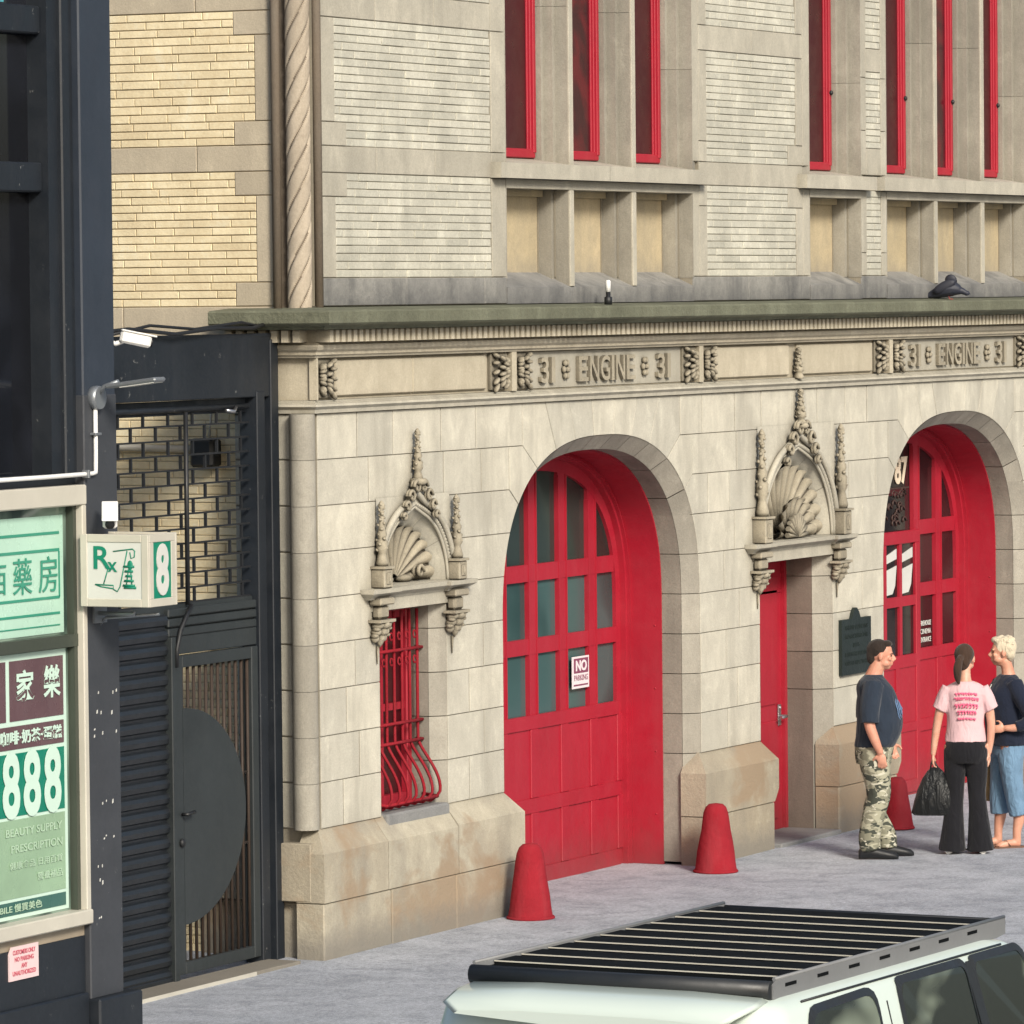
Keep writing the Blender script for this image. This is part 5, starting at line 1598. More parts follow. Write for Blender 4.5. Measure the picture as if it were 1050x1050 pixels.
body = remesh(b, 'body', SKIN_A, P1, .0075)
b = MB()
loft(b, dense([(.895, 0, .015, .190, .160), (.93, 0, -.0, .205, .170), (1.03, 0, -.025, .212, .182), (1.14, 0, -.030, .212, .182), (1.26, 0, -.015, .208, .165), (1.36, 0, .005, .205, .148), (1.42, 0, .02, .175, .115), (1.455, 0, .02, .11, .085), (1.475, 0, .015, .075, .070)]), wob=.05, seed=2)
for q in (-1, 1):
    limb(b, [(q * .15, .025, 1.405), (q * .205, .05, 1.30), (q * .235, .065, 1.20), (q * .245, .068, 1.105)], [.085, .083, .080, .078])
shirt = remesh(b, 't_shirt', cloth_mat('navy_cotton', (.022, .032, .050), fold=.5), P1, .010, 2)
b = MB()
loft(b, dense([(.96, 0, .01, .175, .140), (.92, 0, .01, .190, .158), (.82, 0, .02, .185, .150), (.76, 0, .02, .16, .14)]))
for q, yk, yf in ((-1, .0, .055), (1, -.02, -.085)):
    limb(b, [(q * .085, .02, .88), (q * .10, .01, .74), (q * .105, yk - .01, .52), (q * .105, yk + .03, .36), (q * .105, yf + .01, .18), (q * .105, yf, .075)], [.125, .118, .098, .092, .088, .086])
remesh(b, 'trousers', camo_mat(), P1, .010, 2)
b = MB(); shoe(b, -.105, .03, 0, 1.12); shoe(b, .11, -.11, R(6), 1.12); b.build('shoes', M['black'], P1, local=True)
b = MB(); b.blob((0, .030, .048), (.082, .092, .083), None, 24, 16); b.blob((0, .075, .0), (.062, .045, .075), None, 16, 12); b.blob((0, -.035, .098), (.062, .045, .028), None, 12, 8)
b.move(0, T1); remesh(b, 'hair', cloth_mat('dark_brown_hair', (.028, .020, .016), fold=.8), P1, .006, 1)
b = eyes(T1, P1, DARKEYE)
for q in (-1, 1):
    b.tube([(q * .030 + .019 * math.cos(a), -.094, .006 + .015 * math.sin(a)) for a in [k * .7 for k in range(10)]], .0018, 4)
    b.tube([(q * .050, -.092, .010), (q * .074, -.01, .012)], .002, 4)
b2 = b; b2.build('glasses', DARKEYE, P1, local=True)
b = MB()   # pale blue round print on the chest
def on_chest(x, z):
    ry = .178 if z < 1.2 else .178 - (z - 1.2) * .30
    cy = -.026 if z < 1.2 else -.026 + (z - 1.2) * .2
    return (x, cy - ry * math.sqrt(max(0, 1 - (x / .215) ** 2)) - .004, z)
for rr in (.11, .085, .05):
    b.tube([on_chest(-.03 + rr * math.cos(a), 1.20 + rr * math.sin(a)) for a in [k * PI / 12 for k in range(25)]], .006, 5)
for k in range(26):
    a = random.uniform(0, 2 * PI); rr = random.uniform(0, .10)
    b.blob(on_chest(-.03 + rr * math.cos(a), 1.20 + rr * math.sin(a)), (.012, .006, .008), None, 6, 4)
b.build('chest_print', paint_mat('blue_print', (.12, .20, .34), rough=.8), P1, local=True)

# ---- woman seen from behind
P2 = thing('person', 'slim woman seen from behind with a dark ponytail, pink T-shirt and black flared trousers', 'person', (7.91, -1.68, 0), math.atan2(.93, -.36))
b = MB()
T2 = head(b, (0, -.02, 1.572), yaw=R(-18), s=.97, female=True)
limb(b, [(0, .02, 1.36), (0, .01, 1.44), (0, -.005, 1.52)], [.060, .045, .045])
loft(b, dense([(.86, 0, 0, .160, .12), (.98, 0, 0, .135, .095), (1.10, 0, 0, .125, .09), (1.25, 0, 0, .145, .10), (1.34, 0, .01, .15, .085), (1.39, 0, .015, .09, .06)]))
# her left arm (viewer's left) holds the bag; right arm hangs
JL = [(.155, .01, 1.335), (.195, .01, 1.20), (.225, .0, 1.06), (.245, -.01, .93), (.262, -.01, .80)]
JR = [(-.155, .01, 1.335), (-.185, .01, 1.20), (-.205, .0, 1.06), (-.20, -.02, .93), (-.185, -.03, .81)]
for J, q in ((JL, 1), (JR, -1)):
    limb(b, J, [.046, .039, .035, .031, .022]); hand(b, J[-1], (0, -.02, -1), (-q, 0, 0), .92, .8 if q > 0 else .4)
for q in (-1, 1):
    limb(b, [(q * .08, 0, .88), (q * .085, 0, .68), (q * .085, 0, .46), (q * .09, .02, .25), (q * .095, .02, .05)], [.095, .08, .055, .05, .038])
remesh(b, 'body', SKIN_B, P2, .0075)
b = MB()
loft(b, dense([(.905, 0, 0, .165, .125), (.95, 0, 0, .160, .118), (1.08, 0, 0, .150, .112), (1.22, 0, 0, .160, .116), (1.31, 0, .008, .172, .108), (1.365, 0, .014, .135, .085), (1.395, 0, .014, .070, .062)]), wob=.05, seed=5)
for q in (-1, 1): limb(b, [(q * .125, .01, 1.335), (q * .165, .01, 1.27), (q * .195, .01, 1.195), (q * .21, .01, 1.165)], [.066, .064, .062, .062])
remesh(b, 't_shirt', cloth_mat('pale_pink_cotton', (.66, .44, .46), var=.1, fold=.5), P2, .009, 2)
b = MB()
loft(b, dense([(.93, 0, 0, .150, .115), (.88, 0, .01, .165, .13), (.80, 0, .015, .168, .135), (.74, 0, .01, .15, .12)]))
for q in (-1, 1):
    limb(b, [(q * .08, .005, .84), (q * .088, .005, .68), (q * .088, .0, .50), (q * .095, .01, .38), (q * .105, .015, .20), (q * .115, .01, .03)], [.098, .088, .074, .075, .092, .112])
remesh(b, 'trousers', cloth_mat('black_jersey', (.010, .010, .013), fold=.6), P2, .009, 2)
b = MB(); shoe(b, -.12, -.03, R(8), .92); shoe(b, .12, -.03, R(-14), .92); b.build('shoes', M['white'], P2, local=True)
b = MB(); b.blob((0, .022, .038), (.083, .096, .092), None, 24, 16); b.blob((0, .065, -.01), (.066, .050, .080), None, 16, 12)
b.move(0, T2)
st_ = len(b.v); limb(b, [(0, .105, .02), (0, .150, .0), (.012, .165, -.07), (.016, .150, -.15), (.01, .135, -.20)], [.026, .030, .036, .028, .010]); b.move(st_, T2)
remesh(b, 'hair', cloth_mat('brown_hair', (.055, .032, .022), fold=.9), P2, .006, 1)
b = eyes(T2, P2, DARKEYE); b.build('eyebrows', DARKEYE, P2, local=True)
b = MB()
def on_back(x, z): return (x, .113 * math.sqrt(max(0, 1 - (x / .175) ** 2)) + .008, z)
random.seed(4)
for row, (z, wd, hh) in enumerate(((1.30, .085, .016), (1.262, .095, .02), (1.205, .088, .034), (1.15, .075, .03), (1.10, .070, .012))):
    x = -wd
    while x < wd:
        w = random.uniform(.014, .026)
        zz = z - (x / .1) ** 2 * .01
        pts = [on_back(x + w * .45 * math.cos(a) * (1 if row % 2 else .9), zz + hh * .5 * math.sin(a)) for a in [k * random.uniform(.8, 1.1) for k in range(6)]]
        b.tube(pts, .0062, 5); x += w
b.build('back_print', paint_mat('hot_pink_print', (.80, .16, .28), rough=.8), P2, local=True)

# bag held by her
BG = thing('handbag', 'slouchy black shopping bag hanging from the hand of the woman in the pink T-shirt', 'bag', (7.91, -1.68, 0), math.atan2(.93, -.36))
b = MB()
rows = []
for z, w, d_ in ((.315, .17, .07), (.335, .19, .085), (.42, .175, .085), (.52, .145, .075), (.61, .105, .05), (.67, .065, .03), (.70, .03, .018)):
    rows.append([(.245 + w * math.copysign(abs(math.cos(t)) ** .7, math.cos(t)) * (1 + .06 * noise.noise((t, z * 8, 1))), .0 + d_ * math.copysign(abs(math.sin(t)) ** .8, math.sin(t)), z) for t in [2 * PI * i / 24 for i in range(24)]])
b.rings(rows); b.build('bag_body', cloth_mat('black_plastic', (.010, .011, .012), rough=.4, fold=1.0), BG, local=True)
b = MB()
for y in (-.012, .012): b.tube([(.215, y, .68), (.25, y * .5, .745), (.275, y * .5, .745), (.285, y, .68)], .007, 6)
b.build('handles', M['black'], BG, local=True)

# ---- woman on the right, facing left
dv = Vector((-.437, .899)) + Vector((-.898, -.437)) * .30
P3 = thing('person', 'woman with short blonde hair in a navy top and cropped blue jeans', 'person', (8.52, -1.80, 0), math.atan2(dv.x, -dv.y))
b = MB()
T3 = head(b, (0, -.035, 1.588), yaw=R(-16), s=.99, female=True)
limb(b, [(0, .025, 1.37), (0, .01, 1.46), (0, -.015, 1.53)], [.065, .050, .050])
loft(b, dense([(.88, 0, 0, .165, .13), (1.00, 0, 0, .16, .12), (1.15, 0, -.01, .155, .12), (1.27, 0, -.015, .165, .12), (1.35, 0, .0, .16, .09), (1.40, 0, .01, .09, .06)]))
JL = [(.165, .01, 1.345), (.225, .05, 1.22), (.275, .10, 1.08), (.255, .0, 1.00), (.215, -.10, .99)]
JR = [(-.165, .01, 1.345), (-.20, .02, 1.21), (-.22, .02, 1.07), (-.20, -.04, .95), (-.17, -.09, .86)]
limb(b, JL, [.052, .046, .042, .036, .025]); hand(b, JL[-1], (-.35, -.9, -.1), (-.9, .35, 0), .95, .35)
limb(b, JR, [.052, .046, .040, .034, .024]); hand(b, JR[-1], (.1, -.3, -.9), (1, 0, 0), .95, .5)
for q, yf in ((-1, -.05), (1, .04)):
    limb(b, [(q * .085, 0, .90), (q * .09, 0, .68), (q * .09, yf * .5, .45), (q * .09, yf + .03, .28), (q * .09, yf + .01, .14), (q * .09, yf + .01, .05)], [.11, .09, .06, .052, .036, .034])
    limb(b, [(q * .09, yf + .035, .035), (q * .092, yf - .05, .042), (q * .095, yf - .13, .028), (q * .095, yf - .165, .026)], [.028, .030, .030, .016])
    for k in range(5): limb(b, [(q * .095 + (k - 2) * .014, yf - .145, .026), (q * .095 + (k - 2) * .017, yf - .18 + abs(k - 1.5) * .006, .022)], [.0085, .0075], 2, 6)
remesh(b, 'body', SKIN_C, P3, .0075)
b = MB()
loft(b, dense([(.84, 0, .0, .205, .170), (.90, 0, 0, .205, .165), (1.02, 0, -.015, .195, .155), (1.14, 0, -.025, .188, .152), (1.25, 0, -.025, .190, .148), (1.33, 0, -.0, .185, .118), (1.385, 0, .01, .13, .085), (1.41, 0, .01, .072, .065)]), wob=.05, seed=9)
limb(b, [(.14, .01, 1.345), (.205, .035, 1.25), (.255, .08, 1.14), (.283, .105, 1.07), (.272, .05, 1.02), (.255, -.02, 1.00)], [.075, .068, .062, .060, .052, .046])
limb(b, [(-.14, .01, 1.345), (-.185, .02, 1.25), (-.213, .02, 1.12), (-.215, .0, 1.04), (-.20, -.04, .95)], [.075, .066, .058, .052, .045])
remesh(b, 'jumper', cloth_mat('dark_navy_knit', (.012, .017, .034), fold=.6), P3, .010, 2)
b = MB()
loft(b, dense([(.97, 0, 0, .165, .13), (.90, 0, .01, .180, .145), (.82, 0, .02, .180, .15), (.75, 0, .01, .16, .13)]))
for q, yf in ((-1, -.05), (1, .04)):
    limb(b, [(q * .085, .01, .86), (q * .092, .0, .70), (q * .093, yf * .4, .52), (q * .093, yf * .8 + .01, .38), (q * .093, yf + .025, .27)], [.112, .102, .086, .080, .079])
remesh(b, 'cropped_jeans', cloth_mat('faded_denim', (.17, .29, .43), var=.35, fold=.8), P3, .009, 2)
b = MB()
for q, yf in ((-1, -.05), (1, .04)):
    rows = []
    for (yy, w) in ((.07, .028), (.03, .036), (-.05, .036), (-.12, .044), (-.165, .042), (-.195, .022)):
        rows.append([(q * .094 - w, yf + yy, .002), (q * .094 + w, yf + yy, .002), (q * .094 + w, yf + yy, .017), (q * .094 - w, yf + yy, .017)])
    b.rings(rows, smooth=False)
    b.tube([(q * .094 - .035, yf - .06, .015), (q * .094 - .015, yf - .09, .062), (q * .094, yf - .14, .045)], .007, 6); b.tube([(q * .094 + .035, yf - .06, .015), (q * .094 + .015, yf - .09, .062), (q * .094, yf - .14, .045)], .007, 6)
b.build('sandals', paint_mat('brown_leather', (.14, .07, .045), rough=.6), P3, local=True)
b = MB(); b.blob((0, .026, .046), (.086, .098, .092), None, 24, 16); b.blob((0, .062, -.005), (.072, .050, .070), None, 16, 12); b.blob((0, -.045, .104), (.066, .045, .030), None, 12, 8)
random.seed(6)
for k in range(26):
    a = random.uniform(0, 2 * PI); e = random.uniform(.1, 1.3)
    p = Vector((.088 * math.cos(a) * math.cos(e), .026 + .098 * math.sin(a) * math.cos(e), .046 + .094 * math.sin(e)))
    b.blob(p, (.018, .018, .012), None, 6, 4)
b.move(0, T3); remesh(b, 'hair', cloth_mat('blonde_hair', (.62, .54, .40), fold=1.0), P3, .006, 1)
b = eyes(T3, P3, DARKEYE); b.build('eyebrows', paint_mat('pale_brow', (.25, .17, .10)), P3, local=True)
G3 = thing('sunglasses', 'folded white framed sunglasses hooked on the neckline of the navy top', 'sunglasses', (8.52, -1.80, 0), P3.rotation_euler.z)
b = MB()
for q in (-1, 1):
    b.tube([(.02 + q * .018 + .015 * math.cos(a), -.178, 1.225 + .018 * math.sin(a)) for a in [k * .63 for k in range(11)]], .003, 5)
b.tube([(.03, -.176, 1.235), (.025, -.160, 1.29), (.02, -.135, 1.335)], .003, 5); b.tube([(.01, -.176, 1.235), (.012, -.160, 1.285), (.015, -.137, 1.33)], .003, 5)
b.build('frame', M['offwhite'], G3, local=True)
TB = thing('tote_bag', 'narrow tan bag hanging beside the cropped jeans of the blonde woman', 'bag', (8.52, -1.80, 0), P3.rotation_euler.z)
b = MB(); rows = []
for z, w, d_ in ((.36, .035, .07), (.38, .045, .085), (.55, .042, .08), (.68, .03, .06), (.71, .012, .045)):
    rows.append([(-.235 + w * math.cos(t), -.03 + d_ * math.copysign(abs(math.sin(t)) ** .7, math.sin(t)), z) for t in [2 * PI * i / 18 for i in range(18)]])
b.rings(rows); b.build('bag_body', cloth_mat('tan_leather', (.36, .25, .13), rough=.6), TB, local=True)
b = MB(); b.tube([(-.235, .03, .70), (-.215, -.02, .80), (-.18, -.09, .83), (-.2, -.09, .80), (-.235, -.09, .70)], .008, 6); b.build('handle', paint_mat('tan_strap', (.30, .20, .10)), TB, local=True)

# ================================================================== pigeon
PG = thing('pigeon', 'dark pigeon crouching on the mossy cornice below the right hand windows', 'pigeon', (11.60, -.12, 4.452), math.atan2(.437, .899) + R(-10))
b = MB()
limb(b, [(0, .20, .03), (0, .12, .055), (0, .04, .085), (0, -.04, .095), (0, -.10, .080)], [.016, .042, .066, .066, .040])
limb(b, [(0, -.08, .08), (0, -.12, .075), (0, -.145, .06)], [.040, .030, .024]); b.blob((0, -.16, .055), (.024, .028, .023), None, 10, 8)
limb(b, [(0, -.175, .053), (0, -.20, .045)], [.008, .003], 2, 6)
b.blob((0, .20, .03), (.03, .07, .012), None, 8, 6)
remesh(b, 'body', paint_mat('pigeon_feathers', (.022, .025, .040), rough=.6, var=.3), PG, .006, 2)
b = MB()
for q in (-1, 1):
    b.blob((q * .05, .03, .115), (.022, .12, .045), Matrix.Rotation(R(-28), 3, 'X'), 10, 8)
b.blob((.035, -.02, .17), (.012, .055, .05), Matrix.Rotation(R(35), 3, 'X'), 8, 6)
b.build('wings', paint_mat('wing_feathers', (.016, .018, .030), rough=.6), PG, local=True)
b = MB()
for q in (-1, 1): b.tube([(q * .02, 0, .05), (q * .02, -.01, .006), (q * .02, -.04, .004)], .004, 5)
b.build('feet', paint_mat('pigeon_feet', (.35, .08, .07)), PG, local=True)
# ================================================================== vehicles
def car_paint(name, c):
    m, nt, p = newmat(name)
    p.inputs['Base Color'].default_value = rgb(c); p.inputs['Roughness'].default_value = .35; p.inputs['Coat Weight'].default_value = .5; p.inputs['Coat Roughness'].default_value = .06
    return m
TYRE = paint_mat('tyre_rubber', (.02, .02, .02), rough=.85)
SLATM = paint_mat('rack_slat', (.006, .007, .008), rough=.85, var=.1, bump=0, spec=.08)
CARGLASS = glass_mat('car_glass', (.012, .016, .016), (.16, .19, .15), rough=.04, scale=1.8, stretch=(1, 1, 1.6), split=(.50, .64))
TRIMB = paint_mat('black_trim', (.018, .020, .022), rough=.5)
RAILM = paint_mat('rack_rail', (.20, .205, .21), rough=.4, var=.2)
RED_L = paint_mat('tail_lamp', (.35, .01, .015), rough=.15)
def rrect(x0, x1, hw, z, r, n=6, crown=0.0, ym=None):
    """rounded rectangle ring in plan, counter-clockwise"""
    pts = []
    for cx, cy, a0 in ((x1 - r, hw - r, 0), (x0 + r, hw - r, PI / 2), (x0 + r, -hw + r, PI), (x1 - r, -hw + r, 3 * PI / 2)):
        for k in range(n + 1):
            a = a0 + PI / 2 * k / n
            pts.append((cx + r * math.cos(a), cy + r * math.sin(a), z))
    return pts
def make_suv(label, paint, loc, rz, rack=True, group=None):
    V_ = thing('suv', label, 'car', loc, rz, group)
    L = 4.62
    b = MB()
    rings = [rrect(.04, L - .05, .86, .40, .25), rrect(.0, L, .92, .52, .25), rrect(.0, L, .935, .80, .25), rrect(.03, L - .04, .93, .98, .25), rrect(.06, L - .12, .90, 1.06, .24), rrect(.10, L - .20, .86, 1.085, .22)]
    b.rings(rings)
    b.build('lower_body', paint, V_, local=True)
    # cabin
    b = MB()
    cab = [rrect(.05, 3.50, .895, 1.07, .20), rrect(.10, 3.34, .86, 1.25, .19), rrect(.16, 3.00, .775, 1.58, .17), rrect(.19, 2.78, .742, 1.70, .16),
           rrect(.22, 2.66, .715, 1.735, .15), rrect(.28, 2.54, .665, 1.756, .14), rrect(.42, 2.38, .56, 1.764, .12), rrect(.8, 2.0, .35, 1.768, .10)]
    b.rings(cab)
    b.build('cabin', paint, V_, local=True)
    def side_pt(x, z, sgn, off=.004):
        zs = [(1.07, .895), (1.25, .86), (1.58, .775), (1.70, .742), (1.74, .715)]
        for (za, ya), (zb, yb) in zip(zs[:-1], zs[1:]):
            if z <= zb: t = (z - za) / (zb - za); return (x, sgn * (ya + (yb - ya) * t + off), z)
        return (x, sgn * (.715 + off), z)
    def rounded(poly, r, n=4):
        out = []
        m = len(poly)
        for i in range(m):
            p0, p1, p2 = Vector(poly[i - 1]), Vector(poly[i]), Vector(poly[(i + 1) % m])
            a = p1 + (p0 - p1).normalized() * r; c = p1 + (p2 - p1).normalized() * r
            for k in range(n + 1):
                t = k / n; out.append(tuple((1 - t) ** 2 * a + 2 * t * (1 - t) * p1 + t * t * c))
        return out
    wins = [('quarter_window', [(.42, 1.13), (1.10, 1.13), (1.13, 1.70), (.52, 1.69)], .09),
            ('rear_window', [(1.36, 1.13), (2.10, 1.13), (2.04, 1.705), (1.38, 1.705)], .05),
            ('front_window', [(2.20, 1.13), (3.02, 1.13), (2.62, 1.705), (2.14, 1.705)], .04)]
    for sgn in (-1, 1):
        for nm, poly, r in wins:
            o = MB(); P_ = rounded(poly, r)
            cx = sum(p[0] for p in P_) / len(P_); cz = sum(p[1] for p in P_) / len(P_)
            big = [(cx + (x - cx) * 1.0 + math.copysign(.028, x - cx), cz + (z - cz) + math.copysign(.026, z - cz)) for x, z in P_]
            A_ = [side_pt(x, z, sgn, .006) for x, z in big]; B_ = [side_pt(x, z, sgn, .010) for x, z in P_]
            n = len(A_)
            o.add(A_ + B_, [(i, (i + 1) % n, n + (i + 1) % n, n + i) for i in range(n)])
            F_ = o.build(nm, TRIMB, V_, local=True)
            g = MB(); nz = 5
            # glass follows the side: slice into strips
            zlo, zhi = min(p[1] for p in P_), max(p[1] for p in P_)
            g.add([side_pt(x, z, sgn, .007) for x, z in P_], [list(range(n))])
            g.build('glass', CARGLASS, F_, local=True)
        # door shut lines
        d = MB()
        for x in (1.24, 2.12, 2.95):
            d.tube([side_pt(x if z > 1.1 else x, z, sgn, .001) for z in (1.08, 1.3, 1.5, 1.66)] if x < 2.9 else [side_pt(x, 1.08, sgn, .001), side_pt(x, 1.14, sgn, .001)], .004, 4)
        d.tube([side_pt(x, 1.735, sgn, .001) for x in (.5, 1.2, 2.0, 2.5)], .005, 4)
        d.build('shut_lines', TRIMB, V_, local=True)
        pl = MB()
        for x0, x1 in ((2.09, 2.17),):
            pl.add([side_pt(x0, 1.12, sgn, .012), side_pt(x1, 1.12, sgn, .012), side_pt(x1, 1.4, sgn, .012), side_pt(x0, 1.4, sgn, .012), side_pt(x1 - .03, 1.715, sgn, .012), side_pt(x0 - .03, 1.715, sgn, .012)], [(0, 1, 2, 3), (3, 2, 4, 5)])
        pl.build('pillar_trim', TRIMB, V_, local=True)
        mr = MB(); mr.box(2.92, 3.02, sgn * .93 - .11, sgn * .93 + .11, 1.12, 1.28, bev=.03); mr.box(2.9, 2.95, min(sgn * .84, sgn * .9), max(sgn * .84, sgn * .9), 1.12, 1.18); mr.build('door_mirror', TRIMB, V_, local=True)
    # hatch glass, screen
    h = MB(); h.add([(.085, -.70, 1.16), (.085, .70, 1.16), (.20, .64, 1.57), (.20, -.64, 1.57)], [(0, 1, 2, 3)]); h.move(0, Matrix.Translation((-.012, 0, 0))); h.build('hatch_glass', CARGLASS, V_, local=True)
    h = MB(); h.add([(3.40, -.72, 1.13), (3.40, .72, 1.13), (2.80, .62, 1.655), (2.80, -.62, 1.655)], [(0, 1, 2, 3)]); h.move(0, Matrix.Translation((.055, 0, .012))); h.build('windscreen', CARGLASS, V_, local=True)
    # rear spoiler with raised middle
    s_ = MB()
    def sp(x, hw, z): return [(x, -hw, z), (x, -hw * .96, z + .012), (x, -hw * .5, z + .022), (x, hw * .5, z + .022), (x, hw * .96, z + .012), (x, hw, z), (x, 0, z - .03)]
    s_.rings([sp(.06, .58, 1.68), sp(.08, .64, 1.715), sp(.22, .665, 1.738), sp(.33, .66, 1.750), sp(.345, .64, 1.738)])
    s_.build('spoiler', paint, V_, local=True)
    s_ = MB(); s_.box(.348, .360, -.64, .64, 1.735, 1.759, bev=.002); s_.box(.105, .13, -.12, .12, 1.695, 1.712); s_.build('hatch_gap', TRIMB, V_, local=True)
    # lamps, bumper, arches, wheels
    for sgn in (-1, 1):
        l_ = MB(); l_.box(.0, .10, sgn * .80 - .10, sgn * .80 + .10, .82, 1.22, bev=.03); l_.build('tail_light', RED_L, V_, local=True)
        l_ = MB(); l_.box(L - .12, L + .005, sgn * .70 - .17, sgn * .70 + .17, .72, .92, bev=.04); l_.build('headlight', M['offwhite'], V_, local=True)
        for wx in (.85, 3.70):
            w = MB()
            prof = [(.20, -.11), (.33, -.115), (.365, -.09), (.372, 0), (.365, .09), (.33, .115), (.20, .11)]
            w.lathe(prof, (0, 0, 0), 32); w.move(0, Matrix.Translation((wx, sgn * .84, .372)) @ Matrix.Rotation(PI / 2, 4, 'X'))
            W2 = w.build('wheel', TYRE, V_, local=True)
            rm = MB(); rm.lathe([(.20, .0), (.235, .09), (.22, .10), (.16, .06), (.03, .07), (.03, .0)], (0, 0, 0), 24)
            for k in range(5):
                a = 2 * PI * k / 5; rm.tube([(.03 * math.cos(a), .03 * math.sin(a), .085), (.21 * math.cos(a), .21 * math.sin(a), .095)], .022, 6)
            rm.move(0, Matrix.Translation((wx, sgn * .84, .372)) @ Matrix.Rotation(sgn * -PI / 2, 4, 'X')); rm.build('rim', M['steel'], W2, local=True)
    b = MB(); b.box(-.04, .16, -.84, .84, .42, .62, bev=.05); b.box(L - .16, L + .03, -.84, .84, .40, .60, bev=.05); b.box(L - .03, L + .012, -.45, .45, .66, .88, bev=.01); b.build('bumper', TRIMB, V_, local=True)
    if rack:
        x0, x1, hw, zr = .36, 2.68, .66, 1.785
        # rails: upright plates with a rolled top
        for sgn in (-1, 1):
            r_ = MB()
            y = sgn * hw
            poly = [(x0, zr - .030), (x0 + .10, zr - .038), (x1 - .10, zr - .038), (x1, zr - .030), (x1, zr + .03), (x0 + .03, zr + .034), (x0, zr + .02)]
            r_.prism(poly, y - .006, y + .006)
            r_.tube([(x0 + .02, y, zr + .038), (x1, y, zr + .034)], .008, 6)
            for k in range(7):
                xx = x0 + .16 + .30 * k
                r_.box(xx - .05, xx + .05, y - .0085, y + .0085, zr + .004, zr + .016, .5, 1)
            if sgn < 0: RK = r_.build('roof_rack', [RAILM, SLATM], V_, local=True)
            else: r_.build('side_rail', [RAILM, SLATM], RK, local=True)
        s_ = MB(); s_.tube([(x0, -hw, zr), (x0, hw, zr)], .034, 12); s_.build('rear_bar', TRIMB, RK, local=True)
        s_ = MB(); s_.tube([(x1, -hw, zr + .01), (x1, hw, zr + .01)], .018, 10); s_.build('front_bar', TRIMB, RK, local=True)
        for k in range(9):
            xx = x0 + .22 + .235 * k
            s_ = MB(); s_.box(xx - .045, xx + .140, -hw + .006, hw - .006, zr + .005, zr + .03, bev=.006); s_.build('slat', SLATM, RK, local=True)
            s_ = MB(); s_.box(xx - .049, xx - .046, -hw + .01, hw - .01, zr + .027, zr + .0315); s_.build('slat_edge', M['cream'], RK, local=True)
        s_ = MB()
        for sgn in (-1, 1):
            for xx in (.62, 1.45, 2.30):
                s_.box(xx - .04, xx + .04, sgn * .56 - .03, sgn * .56 + .03, 1.74, zr - .02, bev=.008)
        s_.build('rack_feet', TRIMB, RK, local=True)
        s_ = MB()
        for sgn in (-1, 1): s_.tube([(.55, sgn * .60, 1.757), (1.4, sgn * .605, 1.765), (2.45, sgn * .59, 1.757)], .016, 8)
        s_.build('roof_rails', M['offwhite'], V_, local=True)
    return V_
WHITE_P = car_paint('pale_white_paint', (.58, .66, .60))
GREY_P = car_paint('grey_blue_paint', (.16, .19, .21))
CAR1 = make_suv('white off-road car with a flat black slatted roof rack, parked at the kerb', WHITE_P, (-13.70, -8.42, -.15), R(-2.0))
CAR1.scale = (1, 1, 1.115)
CAR2 = make_suv('low blue grey car without roof rack, parked ahead of the white one', GREY_P, (-6.9, -8.35, -.15), R(-1), rack=False)
CAR2.scale = (1, 1, .80)
SUN = (-.57, -.66, .50); SUN_STR = 3.95; SUN_ANG = 14; SUN_COL = (1.0, .94, .83); SKY_STR = .135
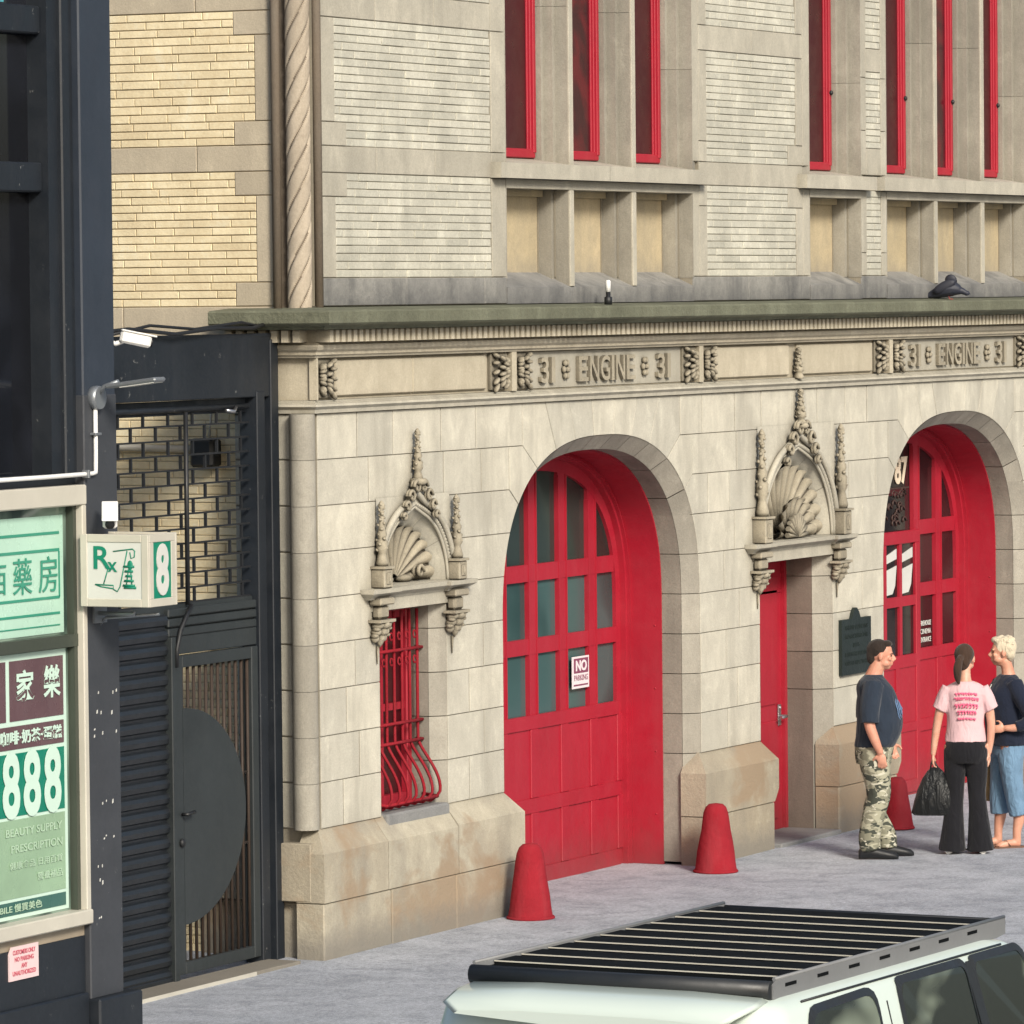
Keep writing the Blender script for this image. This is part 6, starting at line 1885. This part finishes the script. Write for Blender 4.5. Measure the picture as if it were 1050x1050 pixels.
# ================================================================== light, sky, camera
W_ = bpy.data.worlds.new('World'); scn.world = W_; W_.use_nodes = True
nt = W_.node_tree; nt.nodes.clear()
o_ = nt.nodes.new('ShaderNodeOutputWorld'); bg = nt.nodes.new('ShaderNodeBackground'); sk = nt.nodes.new('ShaderNodeTexSky')
sk.sky_type = 'NISHITA'; sk.sun_disc = False
SUN_DIR = Vector(SUN).normalized()      # towards the sun
el = math.asin(SUN_DIR.z); az = math.atan2(SUN_DIR.x, SUN_DIR.y)
sk.sun_elevation = el; sk.sun_rotation = az
sk.air_density = 1.0; sk.dust_density = 2.5; sk.ozone_density = 1.0; sk.altitude = 0
nt.links.new(sk.outputs[0], bg.inputs[0]); nt.links.new(bg.outputs[0], o_.inputs[0]); bg.inputs[1].default_value = SKY_STR
sl_ = bpy.data.lights.new('sun', 'SUN'); sl_.energy = SUN_STR; sl_.angle = R(SUN_ANG); sl_.color = SUN_COL
so_ = bpy.data.objects.new('sun', sl_); COL.objects.link(so_)
so_.rotation_euler = SUN_DIR.to_track_quat('Z', 'Y').to_euler(); so_.location = (0, -10, 30)

f_, pi_, ro_, th_ = 5500., R(2.34), R(-.57), R(25.95)
cp, sp_ = math.cos(pi_), math.sin(pi_)
r0 = Vector((1, 0, 0)); u0 = Vector((0, sp_, cp)); w0 = Vector((0, cp, -sp_))
c_, s_ = math.cos(ro_), math.sin(ro_)
r1, u1 = c_ * r0 + s_ * u0, -s_ * r0 + c_ * u0
Fd = Vector((math.sin(th_), math.cos(th_), 0)); Nd = Vector((-math.cos(th_), math.sin(th_), 0))
Mw = Matrix((Fd, Nd, Vector((0, 0, 1))))
rw, uw, ww = Mw @ r1, Mw @ u1, Mw @ w0
cam = bpy.data.cameras.new('camera'); co = bpy.data.objects.new('camera', cam); COL.objects.link(co)
m4 = Matrix.Identity(4)
for i in range(3):
    m4[i][0] = rw[i]; m4[i][1] = uw[i]; m4[i][2] = -ww[i]
m4[0][3], m4[1][3], m4[2][3] = -32.38, -17.249, 4.55
co.matrix_world = m4
cam.sensor_width = 36; cam.sensor_fit = 'HORIZONTAL'; cam.lens = 36 * f_ / 1050
cam.clip_start = .5; cam.clip_end = 8000
scn.camera = co
scn.view_settings.view_transform = 'Standard'; scn.view_settings.look = 'None'; scn.view_settings.exposure = 0; scn.view_settings.gamma = 1
scn.render.engine = 'CYCLES'
scn.cycles.max_bounces = 6
